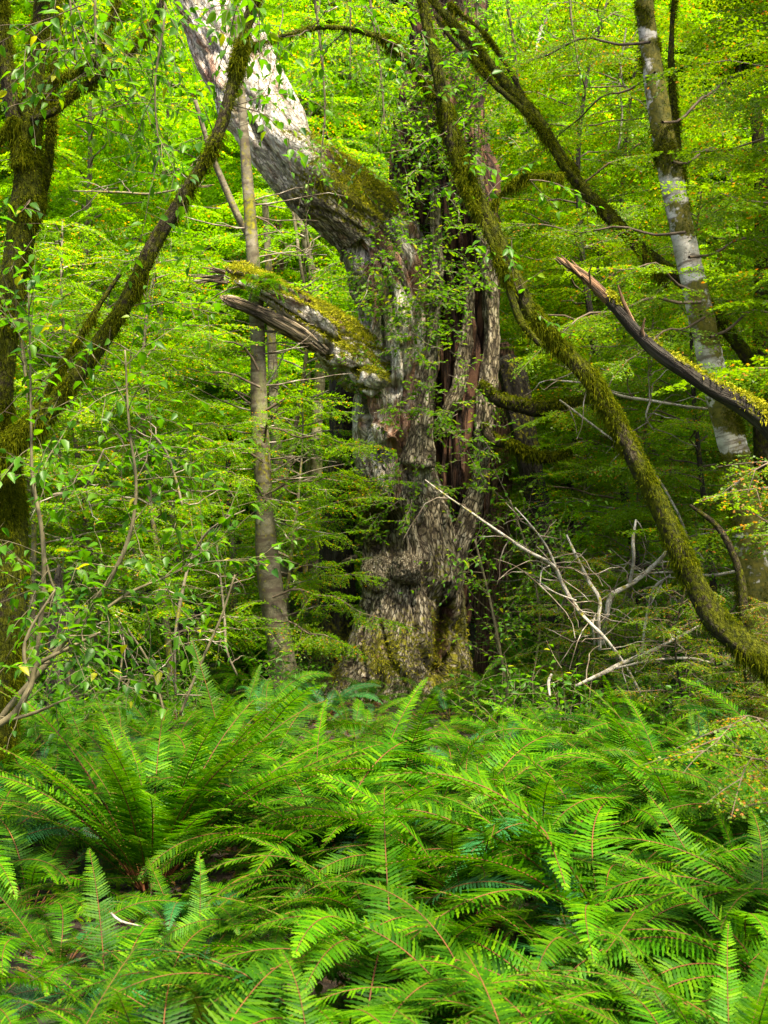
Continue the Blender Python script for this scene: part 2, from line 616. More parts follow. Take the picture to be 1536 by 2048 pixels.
# ------------------------------------------------------------------ moss fur
def moss_fur(V, N, w, count, rng, length=(.015, .045), width=.0022, hang=.6, mat='moss', name='moss', parent=None, off=None, jit=.02):
    w = np.clip(w, 0, None)
    if w.sum() <= 0:
        return None
    idx = rng.choice(len(V), count, p=w / w.sum())
    o = V[idx] + rng.normal(0, jit, (count, 3)) * .5
    o = o - N[idx] * .004
    d = unit(N[idx] * rng.uniform(.5, 1.1, (count, 1)) + rng.normal(0, .45, (count, 3)) + np.array([0, 0, -1.]) * rng.uniform(0, hang, (count, 1)))
    L = rng.uniform(*length, count)[:, None]
    s = unit(np.cross(d, rng.normal(0, 1, (count, 3)))) * width * rng.uniform(.6, 1.5, (count, 1))
    mid = o + d * L * .55
    tip = o + d * L + np.array([0, 0, -1.]) * L * hang * .5
    VV = np.stack([o - s, o + s, mid + s * .8, mid - s * .8, tip], 1).reshape(-1, 3)
    b = np.arange(count)[:, None] * 5
    g = G()
    t = np.clip(rng.normal(.5, .25, count), 0, 1)
    g.add(VV, b + np.array([[0, 1, 2, 3]]), b + np.array([[3, 2, 4]]), tint=np.concatenate([t, t]))
    return part(name, g.mesh(name, [M[mat]], off), parent)


def vnormals(V, Q, T=None):
    n = np.zeros_like(V)
    for f in ([Q] if T is None or not len(T) else [Q, T]):
        fn = np.cross(V[f[:, 1]] - V[f[:, 0]], V[f[:, 2]] - V[f[:, 0]])
        for k in range(f.shape[1]):
            np.add.at(n, f[:, k], fn)
    return unit(n)


def px_ctrl(rows, D):
    """rows px, py, radius px [, extra depth] -> x,y,z,r"""
    out = []
    for r in rows:
        d = D + (r[3] if len(r) > 3 else 0)
        out.append([*P(r[0], r[1], d), r[2] * d / F])
    return np.array(out)


# ------------------------------------------------------------------ the old hollow tree
OD = 13.5


def build_old_tree():
    rng = R(11)
    base = P(790, 1390, OD)
    base[2] = gz(base[0], base[1])
    root = thing('hollow_tree', 'huge old hollow tree with a leaning limb, burls and split red heartwood', 'tree', base)
    main = px_ctrl([(775, 1500, 150), (780, 1430, 165), (792, 1370, 138), (804, 1290, 110), (816, 1180, 94), (812, 1090, 86), (800, 1000, 82, .05), (790, 900, 84), (786, 800, 84), (790, 700, 86),
                    (796, 610, 82), (784, 530, 84), (752, 468, 86)], OD)
    limb = px_ctrl([(784, 530, 80), (752, 468, 86), (700, 415, 86, -.05), (640, 360, 80, -.1), (585, 305, 74, -.15), (535, 235, 71, -.2), (492, 160, 72, -.2), (455, 80, 74, -.2), (420, -10, 76, -.2), (380, -120, 74, -.2), (330, -260, 70, -.2)], OD)
    stub = px_ctrl([(780, 765, 70), (725, 722, 60, -.25), (676, 686, 53, -.45), (628, 644, 46, -.62), (578, 606, 40, -.78), (525, 574, 35, -.95), (484, 554, 29, -1.1), (456, 548, 22, -1.2)], OD)
    knob = px_ctrl([(478, 560, 19, -1.12), (471, 532, 17, -1.12), (468, 518, 11, -1.12)], OD)
    butt = px_ctrl([(945, 1500, 55, .1), (932, 1400, 42, .1), (918, 1320, 36, .1), (906, 1240, 34, .1), (893, 1180, 34, .08), (880, 1130, 32, .05)], OD)
    over = px_ctrl([(770, 985, 60, -.02), (742, 1000, 44, -.14), (728, 1018, 26, -.2)], OD)
    lroot = px_ctrl([(660, 1500, 70, -.25), (690, 1420, 52, -.15), (740, 1320, 44), (775, 1220, 44, .02)], OD)
    chains = [('trunk', main), ('leaning_limb', limb), ('broken_limb', stub), ('broken_limb', knob), ('trunk', butt), ('trunk', over), ('trunk', lroot)]
    burls = [(758, 1150, 36, -.33), (814, 1138, 31, -.42), (700, 1120, 20, .0), (745, 765, 26, -.5), (640, 345, 46, -.3), (765, 870, 34, -.36)]
    Vs, Qs, Ts, n0 = [], [], [], 0
    for nm, c in chains:
        s = sweep(c, 28, .06, disp=lambda co, rr, th: rr * .10 * fbm(np.stack([np.cos(th) * 1.6, np.sin(th) * 1.6, co[..., 2] * 1.4], -1), 2, 3))
        Vs.append(s['V'])
        Qs.append(s['Q'] + n0)
        Ts.append(s['T'] + n0)
        n0 += len(s['V'])
    for (bx, by, br, bd) in burls:
        bm = bpy.data.meshes.new('tmp')
        import bmesh
        b = bmesh.new()
        bmesh.ops.create_icosphere(b, subdivisions=3, radius=1)
        c = P(bx, by, OD + bd)
        vv = np.array([v.co[:] for v in b.verts])
        ff = np.array([[v.index for v in f.verts] for f in b.faces])
        b.free()
        bpy.data.meshes.remove(bm)
        r = br * OD / F
        vv = vv * r * (1 + .25 * vnoise(vv * 2.2, bx)[:, None]) * np.array([1, 1, .95]) + c
        Vs.append(vv)
        Ts.append(ff + n0)
        n0 += len(vv)
    me = mesh_from('tmp_union', np.concatenate(Vs), np.concatenate(Qs), np.concatenate(Ts))
    ob = bpy.data.objects.new('tmp_union', me)
    COL.objects.link(ob)
    md = ob.modifiers.new('r', 'REMESH')
    md.mode = 'VOXEL'
    md.voxel_size = .021
    dg = bpy.context.evaluated_depsgraph_get()
    ev = ob.evaluated_get(dg)
    m2 = ev.to_mesh()
    V = np.empty(len(m2.vertices) * 3, np.float32)
    m2.vertices.foreach_get('co', V)
    V = V.reshape(-1, 3).astype(float)
    lo = np.empty(len(m2.loops), np.int32)
    m2.loops.foreach_get('vertex_index', lo)
    tot = np.empty(len(m2.polygons), np.int32)
    m2.polygons.foreach_get('loop_total', tot)
    st = np.empty(len(m2.polygons), np.int32)
    m2.polygons.foreach_get('loop_start', st)
    q = st[tot == 4]
    Q = lo[q[:, None] + np.arange(4)]
    t = st[tot == 3]
    T = lo[t[:, None] + np.arange(3)] if len(t) else np.zeros((0, 3), int)
    ev.to_mesh_clear()
    bpy.data.objects.remove(ob)
    bpy.data.meshes.remove(me)
    # smoothing of the joints
    E = np.concatenate([Q[:, [0, 1]], Q[:, [1, 2]], Q[:, [2, 3]], Q[:, [3, 0]]])
    for _ in range(4):
        acc = np.zeros_like(V)
        cnt = np.zeros(len(V))
        np.add.at(acc, E[:, 0], V[E[:, 1]])
        np.add.at(cnt, E[:, 0], 1)
        np.add.at(acc, E[:, 1], V[E[:, 0]])
        np.add.at(cnt, E[:, 1], 1)
        V = np.where(cnt[:, None] > 0, V * .5 + .5 * acc / np.maximum(cnt, 1)[:, None], V)
    # bark coordinates from the nearest axis
    smp = []
    for k, (nm, c) in enumerate(chains):
        S = catmull(c, .05)
        Tn, Nn, Bn, s = frames(S[:, :3])
        smp.append((S[:, :3], S[:, 3], Tn, Nn, Bn, s + k * 7.3, np.full(len(S), k)))
    C, r, Tn, Nn, Bn, s, kk = [np.concatenate(x) for x in zip(*smp)]
    best = np.empty(len(V), int)
    for a in range(0, len(V), 8000):
        d = np.linalg.norm(V[a:a + 8000, None] - C[None], axis=2) - r[None]
        best[a:a + 8000] = d.argmin(1)
    dv = V - C[best]
    co = np.stack([(dv * Nn[best]).sum(1), (dv * Bn[best]).sum(1), s[best] + (dv * Tn[best]).sum(1)], -1)
    N = vnormals(V, Q, T)
    ch = kk[best]
    lim = ch == 1
    lump = fbm(co * np.array([2.6, 2.6, 1.3]), 3, 21)
    flu = fbm(co * np.array([5.5, 5.5, .7]), 2, 33)
    plate = 1 - np.abs(fbm(co * np.array([16, 16, 4.5]), 2, 41)) * 2
    fine = fbm(co * np.array([45, 45, 18]), 2, 51)
    tw_ = co[:, 2] * .55
    tx_ = co[:, 0] * np.cos(tw_) - co[:, 1] * np.sin(tw_)
    ty_ = co[:, 0] * np.sin(tw_) + co[:, 1] * np.cos(tw_)
    strand = np.abs(fbm(np.stack([tx_ * 4.6, ty_ * 4.6, co[:, 2] * .75], -1), 2, 87))
    groove = np.clip(1 - strand / .13, 0, 1) ** 1.3
    disp = -.13 * groove * np.where(lim, .35, 1) + .12 * lump + .085 * flu - .030 * np.clip(plate, .35, 1) * np.where(lim, .7, 1) + .010 * fine
    V = V + N * disp[:, None]
    # rotted hollows in the front of the trunk
    pxx = V[:, 0] / V[:, 1] * F + 768
    pyy = 1024 - (V[:, 2] - CAMZ) / V[:, 1] * F
    front = np.clip(-N[:, 1] * 1.5 + .2, 0, 1)
    xs_ = np.interp(pyy, [1150, 1200, 1280, 1350, 1400], [900, 893, 880, 868, 862])
    hol = .42 * np.exp(-((pxx - xs_) / 13) ** 2) * np.clip((pyy - 1165) / 50, 0, 1) * np.clip((1385 - pyy) / 40, 0, 1)
    hol += .60 * np.exp(-((pxx - 756) / 40) ** 4 - ((pyy - 1066) / 46) ** 4)
    hol += .16 * np.exp(-((pxx - 768) / 40) ** 2 - ((pyy - 905) / 26) ** 2) + .22 * np.exp(-((pxx - 790) / 16) ** 2 - ((pyy - 772) / 12) ** 2) + .2 * np.exp(-((pxx - 655) / 10) ** 2 - ((pyy - 700) / 22) ** 2)
    hol += .10 * np.exp(-((pxx - 775) / 12) ** 2 - ((pyy - 720) / 26) ** 2)
    V[:, 1] += hol * front
    N = vnormals(V, Q, T)
    mossn = fbm(V * 2.1, 4, 61)
    pxx = V[:, 0] / V[:, 1] * F + 768
    pyy = 1024 - (V[:, 2] - CAMZ) / V[:, 1] * F
    joint = np.exp(-(((pxx - 690) / 110) ** 2 + ((pyy - 370) / 60) ** 2))
    mo = .30 + .30 * mossn + .50 * np.clip(N[:, 2], -.2, 1) * np.isin(ch, (1, 2, 3)) + .40 * joint + .50 * np.isin(ch, (2, 3)) * np.clip(N[:, 2], 0, 1) + .12 * np.isin(ch, (2, 3))
    mo += .25 * (ch == 5) + .12 * (ch == 1) * (pyy > 250) * np.clip(-N[:, 2], 0, 1)
    mo -= .18 * (ch == 1) * (pyy < 260) * (N[:, 2] < .75)
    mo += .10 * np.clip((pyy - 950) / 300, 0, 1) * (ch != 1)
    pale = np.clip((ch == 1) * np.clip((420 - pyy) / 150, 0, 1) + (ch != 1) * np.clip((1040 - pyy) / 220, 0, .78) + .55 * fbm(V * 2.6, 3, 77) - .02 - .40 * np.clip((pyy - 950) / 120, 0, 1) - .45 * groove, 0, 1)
    fm = np.round(np.median(ch[Q], axis=1)).astype(int)
    names = ['trunk', 'leaning_limb', 'broken_limb', 'broken_limb', 'trunk', 'trunk', 'trunk']
    lab = np.array([names[x] for x in fm])
    lab[(lab == 'broken_limb') & (pxx[Q[:, 0]] > 712)] = 'trunk'
    for nm in ('broken_limb', 'leaning_limb'):
        f = np.where(lab == nm)[0]
        cc = np.full(len(V), len(V))
        cc[np.unique(Q[f])] = np.unique(Q[f])
        while True:
            m_ = cc[Q[f]].min(1)
            old = cc.copy()
            for k in range(4):
                np.minimum.at(cc, Q[f][:, k], m_)
            if (old == cc).all():
                break
        u_, n_ = np.unique(cc[Q[f][:, 0]], return_counts=True)
        lab[f[cc[Q[f][:, 0]] != u_[n_.argmax()]]] = 'trunk'
    made = {}
    for nm, mat in (('trunk', 'old_bark'), ('leaning_limb', 'old_bark'), ('broken_limb', 'old_bark')):
        f = Q[lab == nm]
        tt = T if nm == 'trunk' and len(T) else None
        u, inv = np.unique(f, return_inverse=True)
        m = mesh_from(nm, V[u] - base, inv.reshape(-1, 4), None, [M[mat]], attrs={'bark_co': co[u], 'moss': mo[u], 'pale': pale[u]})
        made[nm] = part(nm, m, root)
    # burls as bodies of their own on top of the swellings
    for (bx, by, br, bd) in burls[:2]:
        b = bmesh_ico(5)
        vv, ff = b
        r = br * OD / F * 1.02
        c = P(bx, by, OD + bd - .03)
        nn = vv.copy()
        vv = vv * r * (1 + .16 * vnoise(vv * 2.5, bx) + .10 * fbm(vv * 9, 2, by))[:, None] + c
        part('burl', mesh_from('burl', vv - base, None, ff, [M['old_bark']], attrs={'bark_co': (vv - c) * 1.5 + bx, 'moss': .22 + .25 * fbm(vv * 3, 3, 4)}), root)
    # moss fur over the limbs
    wm = np.clip(mo - .45, 0, 1) * (V[:, 1] < OD + .5)
    moss_fur(V, N, wm, 60000, rng, (.012, .04), .0035, .4, 'moss_gold', 'moss', root, base)
    # heartwood: torn dark red wood standing in the split
    g = G()
    for rows, dd in (([(905, 1250, 24), (900, 1120, 38), (902, 980, 50), (905, 840, 58), (905, 700, 64), (898, 560, 70), (890, 420, 76), (884, 300, 74), (886, 180, 66), (892, 60, 60), (896, -60, 56), (898, -200, 40)], .34),
                     ([(955, 1100, 10), (950, 960, 20), (950, 800, 24), (950, 600, 24), (942, 420, 26), (936, 260, 22), (938, 120, 16), (940, 20, 4)], .2),
                     ([(842, 480, 20), (834, 360, 26), (830, 240, 26), (838, 150, 18), (846, 90, 4)], .1)):
        c = px_ctrl(rows, OD + dd)

        def dsp(co, rr, th):
            p = np.stack([np.cos(th) * 3.2, np.sin(th) * 3.2, co[..., 2] * .5], -1)
            q = np.stack([np.cos(th) * 9, np.sin(th) * 9, co[..., 2] * .9], -1)
            return rr * (.55 * fbm(p, 2, 71) + .35 * (1 - np.abs(fbm(q, 2, 77)) * 3))
        sp = sweep(c, 96, .035, disp=dsp)
        g.add(sp['V'], sp['Q'], sp['T'], co=sp['co'] + rows[0][0], moss=.18 + .25 * fbm(sp['V'] * 2.4, 3, 8))
    part('heartwood', g.mesh('heartwood', [M['heart']], base, bark=True), root)
    # pale ribs of living bark beside the hollow
    strips = [[(893, 1190, 30), (905, 1130, 25), (926, 1075, 21), (945, 1010, 21), (960, 955, 17), (966, 880, 16), (973, 800, 17), (980, 730, 16), (984, 660, 14), (980, 590, 17), (972, 500, 16), (962, 420, 12), (955, 330, 9), (952, 250, 4)],
              [(832, 930, 34), (842, 870, 26), (852, 800, 19), (860, 730, 16), (866, 660, 13), (872, 590, 13), (874, 520, 12), (872, 440, 10), (866, 350, 6)],
              [(892, 870, 5), (897, 820, 12), (915, 780, 14), (926, 720, 15), (934, 660, 13), (936, 590, 10), (930, 520, 5)]]
    for k, rows in enumerate(strips):
        c = px_ctrl(rows, OD + (-.02, -.3, .02)[k])
        sp = sweep(c, 40, .03, disp=lambda co, rr, th: rr * (.45 * fbm(np.stack([np.cos(th) * 2, np.sin(th) * 2, co[..., 2] * 1.6], -1), 3, 90 + k)) + .010 * fbm(co * np.array([40, 40, 12]), 2, 95))
        part('bark_strip', mesh_from('bark_strip', sp['V'] - base, sp['Q'], sp['T'], [M['old_bark']], attrs={'bark_co': sp['co'] + 3 * k, 'moss': .25 + .28 * fbm(sp['V'] * 2.5, 3, 12)}), root)
    # dark second stem behind
    c = px_ctrl([(640, 1480, 58), (660, 1400, 44), (668, 1300, 36), (676, 1200, 36), (674, 1100, 34), (680, 1000, 33), (688, 900, 30), (690, 800, 30), (700, 720, 34), (730, 660, 30)], OD + .55)
    sp = sweep(c, 48, .04, disp=lambda co, rr, th: rr * .3 * fbm(np.stack([np.cos(th) * 2.5, np.sin(th) * 2.5, co[..., 2] * 1.1], -1), 3, 17))
    part('second_stem', mesh_from('second_stem', sp['V'] - base, sp['Q'], sp['T'], [M['dark_wood']], attrs={'bark_co': sp['co'], 'moss': .30 + .3 * fbm(sp['V'] * 2, 3, 3)}), root, 'dark rotten stem')
    # bare splinter under the broken limb
    c = px_ctrl([(650, 704, 10, -.60), (600, 668, 15, -.80), (555, 642, 14, -.95), (505, 618, 11, -1.08), (462, 602, 10, -1.22), (440, 594, 2, -1.25)], OD)
    sp = sweep(c, 40, .025, disp=lambda co, rr, th: rr * .5 * fbm(np.stack([np.cos(th) * 4, np.sin(th) * 4, co[..., 2] * .7], -1), 2, 19))
    part('splinter', mesh_from('splinter', sp['V'] - base, sp['Q'], sp['T'], [M['grey_wood']], attrs={'bark_co': sp['co'], 'moss': .22 + .3 * fbm(sp['V'] * 4, 2, 6)}), root)
    # the torn tip of the broken limb
    g = G()
    lines = []
    for k in range(9):
        a = P(450 + rng.uniform(-4, 8), 556 + rng.uniform(-14, 10), OD - 1.2 + rng.uniform(-.05, .05))
        b = a + np.array([-rng.uniform(.08, .42), rng.uniform(-.06, .06), rng.uniform(-.06, .05)])
        lines.append(np.array([[*a, .016], [*(a * .5 + b * .5), .011], [*b, .003]]))
    thin(g, lines, 5)
    part('broken_tip', g.mesh('broken_tip', [M['grey_wood']], base, bark=True), root)
    return root, base


def bmesh_ico(sub):
    import bmesh
    b = bmesh.new()
    bmesh.ops.create_icosphere(b, subdivisions=sub, radius=1)
    vv = np.array([v.co[:] for v in b.verts])
    ff = np.array([[v.index for v in f.verts] for f in b.faces])
    b.free()
    return vv, ff


old_root, old_base = build_old_tree()


# ------------------------------------------------------------------ leafy twigs with broad leaves
def leafy(starts, dirs, lens, leaf, rng, spacing=.035, droop=.5, r0=.004, up=.0, branch=0, tint0=.45, aspect=.55):
    """-> list of twig polylines, leaf arrays O,X,N,L,W,tint"""
    lines, O, X, Nn, L, tn = [], [], [], [], [], []
    stack = [(np.asarray(s, float), unit(np.asarray(d, float)), l, r0, branch) for s, d, l in zip(starts, dirs, lens)]
    while stack:
        p, d, l, r, br = stack.pop()
        n = max(3, int(l / .06))
        pts = [[*p, r]]
        step = l / n
        for k in range(n):
            d = unit(d + rng.normal(0, .13, 3) + np.array([0, 0, up - .05 * droop]))
            p = p + d * step
            pts.append([*p, r * (1 - .8 * (k + 1) / n)])
            if br > 0 and k > 0 and rng.random() < .55:
                sd = unit(d + rng.normal(0, .75, 3))
                stack.append((p.copy(), sd, l * rng.uniform(.35, .6), r * .6, br - 1))
        pts = np.array(pts)
        lines.append(pts)
        m = max(2, int(l / spacing))
        for k in range(m):
            t = .15 + .85 * (k + rng.random() * .5) / m
            f = min(t, .999) * n
            i = int(f)
            o = pts[i, :3] * (1 - f + i) + pts[min(i + 1, n), :3] * (f - i)
            ax = unit(pts[min(i + 1, n), :3] - pts[i, :3])
            side = unit(np.cross(ax, np.array([0, 0, 1.])) + rng.normal(0, .15, 3)) * (1 if k % 2 else -1)
            x = unit(ax * .5 + side * .8 + rng.normal(0, .25, 3) - np.array([0, 0, rng.uniform(.1, .9) * droop]))
            O.append(o + x * .01)
            X.append(x)
            Nn.append(unit(np.array([0, 0, 1.]) + rng.normal(0, .38, 3)))
            L.append(leaf * rng.uniform(.55, 1.2) * (1 - .3 * t))
            tn.append(np.clip(rng.normal(tint0, .2), 0, .93) if rng.random() > .02 else 1.)
    O, X, Nn, L, tn = map(np.array, (O, X, Nn, L, tn))
    return lines, (O, X, Nn, L, L * aspect, tn)


def broad_plant(g_leaf, g_twig, starts, dirs, lens, leaf, rng, shape='ovate', **k):
    lines, a = leafy(starts, dirs, lens, leaf, rng, **k)
    thin(g_twig, lines, 4)
    add_leaves(g_leaf, *a, shape=shape)


def sprouts_on_old_tree():
    rng = R(23)
    gl, gt = G(), G()
    S, Dd, Ln = [], [], []
    zones = [((880, 130), (70, 110), 52), ((880, 300), (70, 90), 50), ((850, 470), (80, 80), 30), ((830, 600), (80, 70), 26), ((850, 690), (70, 60), 16), ((880, 830), (60, 60), 13), ((790, 990), (70, 30), 18),
             ((930, 900), (50, 80), 10), ((760, 800), (40, 25), 7), ((760, 650), (60, 50), 14)]
    for (cx, cy), (sx, sy), n in zones:
        for _ in range(n):
            px, py = cx + rng.normal(0, sx * .6), cy + rng.normal(0, sy * .6)
            S.append(P(px, py, OD - .45 + rng.uniform(-.15, .5)))
            Dd.append(unit(np.array([rng.normal(0, .8), -rng.uniform(.2, 1), rng.normal(.25, .5)])))
            Ln.append(rng.uniform(.25, .6))
    broad_plant(gl, gt, S, Dd, Ln, .062, rng, 'oval', spacing=.030, droop=.4, r0=.004, branch=1, tint0=.72)
    part('foliage', gl.mesh('sprout_leaves', [M['broad']], old_base), old_root)
    part('twigs', gt.mesh('sprout_twigs', [M['pale_twig']], old_base), old_root)
    # small fern tuft riding on the broken limb
    gl = G()
    rng = R(5)
    for k in range(30):
        o = P(530 + rng.normal(0, 18), 566 + rng.normal(0, 5), OD - 1.2 + rng.uniform(0, .25))
        d = np.array([rng.normal(0, .6), rng.normal(-.3, .5), rng.uniform(.1, .7)])
        p = o
        O, X, Nm = [], [], []
        d = unit(d)
        for j in range(12):
            d = unit(d + np.array([0, 0, -.17]))
            p = p + d * .02
            sd = unit(np.cross(d, [0, 0, 1.]))
            for sg in (-1, 1):
                O.append(p)
                X.append(sd * sg + d * .6)
                Nm.append([0, 0, 1.])
        n = len(O)
        add_leaves(gl, np.array(O), np.array(X), np.array(Nm), np.full(n, .045), np.full(n, .012), rng.uniform(.4, 1, n))
    part('fern_tuft', gl.mesh('fern_tuft', [M['fern']], old_base), old_root)


sprouts_on_old_tree()


# ------------------------------------------------------------------ mossy stems
def mossy_disp(seed, amp=.12):
    return lambda co, rr, th: rr * amp * 1.9 * fbm(np.stack([np.cos(th) * 1.8, np.sin(th) * 1.8, co[..., 2] * 3.2], -1), 3, seed) + .006 * fbm(co * 45, 2, seed + 9)


def mossy_stem(name, rows, D, root, base, seed, mat='moss_bark', mossb=.42, fur=9000, seg=26, fur_mat='moss', hang=.9, length=(.012, .045), mfun=None, amp=.12):
    rng = R(seed)
    c = px_ctrl(rows, D)
    c[:, 3] *= .64 if mat == 'moss_bark' else .80
    sp = sweep(c, seg, .025, disp=mossy_disp(seed, amp))
    N = vnormals(sp['V'], sp['Q'])
    mo = mossb + .20 + .42 * fbm(sp['V'] * 3.2, 3, seed) + .10 * N[:, 2] + .1 * N[:, 0]
    if mfun is not None:
        mo = mfun(sp, mo)
    o = part(name, mesh_from(name, sp['V'] - base, sp['Q'], sp['T'], [M[mat]], attrs={'bark_co': sp['co'], 'moss': mo}), root)
    if fur:
        return o, (sp['V'], N, np.clip(mo - .34, 0, 1) ** 1.6 * np.clip(.2 + 1.4 * vnoise(sp['V'] * 6, seed), .05, 1), fur, rng)
    return o, None


def fur_all(items, root, base, mat='moss', hang=.9, length=(.008, .030), width=.0020):
    items = [i for i in items if i]
    V = np.concatenate([i[0] for i in items])
    N = np.concatenate([i[1] for i in items])
    w = np.concatenate([i[2] / max(i[2].sum(), 1e-6) * i[3] for i in items])
    n = 2 * sum(i[3] for i in items)
    moss_fur(V, N, w, n, items[0][4], length, width, hang, mat, 'moss', root, base)
    moss_fur(V, N, w * np.clip(.25 - N[:, 2], 0, 1) ** 1.5, n // 34, items[0][4], (.02, .065), .0018, 2.0, mat, 'hanging_moss', root, base)


def build_left_tree():
    D = 8.2
    base = P(-10, 1500, D)
    base[2] = gz(base[0], base[1])
    root = thing('mossy_tree', 'moss-covered tree at the edge whose curved limb crosses the leaning limb of the old tree', 'tree', base)
    items = []
    _, f = mossy_stem('trunk', [(-30, 1680, 92), (-20, 1500, 78), (0, 1350, 66), (12, 1230, 62), (18, 1110, 58), (12, 1000, 50), (2, 910, 50), (-8, 830, 46)], D, root, base, 31, fur=16000, fur_mat='moss', mossb=.45)
    items.append(f)
    _, f = mossy_stem('stem', [(-8, 850, 44), (4, 740, 38), (18, 620, 40), (36, 500, 44), (54, 390, 42), (58, 300, 38), (66, 200, 34), (76, 100, 28), (86, 0, 27), (96, -120, 26)], D, root, base, 33, fur=14000)
    items.append(f)
    _, f = mossy_stem('stem', [(40, 330, 26), (28, 240, 24), (14, 140, 24), (2, 60, 26), (-10, -60, 26)], D - .05, root, base, 34, fur=6000)
    items.append(f)
    _, f = mossy_stem('stem', [(80, 420, 14), (96, 330, 16), (102, 250, 13), (106, 160, 10), (112, 60, 9), (118, -40, 8)], D + .1, root, base, 36, fur=3000, mossb=.5)
    items.append(f)
    _, f = mossy_stem('limb', [(-20, 935, 34), (30, 880, 30), (80, 838, 27), (140, 770, 25), (190, 700, 25), (240, 625, 26), (276, 555, 25), (308, 490, 24), (345, 428, 22), (386, 362, 21), (420, 305, 19), (446, 240, 18), (466, 165, 17), (484, 90, 17), (506, 5, 17), (530, -100, 16)], D - .25, root, base, 35, fur=15000)
    items.append(f)
    for rows, sd in (([(62, 240, 12), (110, 222, 12), (150, 185, 11), (205, 150, 12), (250, 115, 12), (290, 70, 10), (318, 20, 9), (335, -40, 8)], 37),
                     ([(96, 160, 8), (140, 150, 10), (180, 130, 9), (206, 90, 6), (222, 40, 5), (240, -20, 4)], 38),
                     ([(-40, 330, 14), (-6, 290, 11), (14, 262, 9), (30, 240, 8)], 39),
                     ([(35, 880, 12), (90, 790, 10), (150, 690, 8), (205, 600, 7), (245, 540, 5)], 40)):
        _, f = mossy_stem('branch', rows, D - .1, root, base, sd, fur=2500, seg=14)
        items.append(f)
    fur_all(items, root, base, hang=1.0)
    # its leafy twigs, hanging in front of the pale limb and overhead
    rng = R(44)
    gl, gt = G(), G()
    S, Dd, Ln = [], [], []
    for k in range(34):
        px, py = rng.uniform(-60, 620), -40 + rng.normal(0, 120)
        if py > 120:
            continue
        S.append(P(px, py - 60, D + rng.uniform(-1.2, 1.0)))
        Dd.append(np.array([rng.normal(0, .7), rng.normal(0, .5), rng.uniform(-.9, .1)]))
        Ln.append(rng.uniform(.35, .8))
    for (px, py) in ((110, 190), (150, 240), (210, 150), (250, 120), (300, 60), (150, 690), (240, 620), (430, 280), (400, 320), (100, 770), (30, 640), (60, 860), (60, 400), (455, 210), (90, 200), (190, 130)):
        for _ in range(2):
            S.append(P(px, py, D - .1))
            Dd.append(np.array([rng.normal(.2, .8), rng.normal(-.3, .6), rng.normal(-.05, .45)]))
            Ln.append(rng.uniform(.25, .7))
    broad_plant(gl, gt, S, Dd, Ln, .088, rng, spacing=.08, droop=.9, branch=1, tint0=.5)
    part('foliage', gl.mesh('mossy_tree_leaves', [M['broad']], base), root)
    part('twigs', gt.mesh('mossy_tree_twigs', [M['twig']], base), root)


build_left_tree()


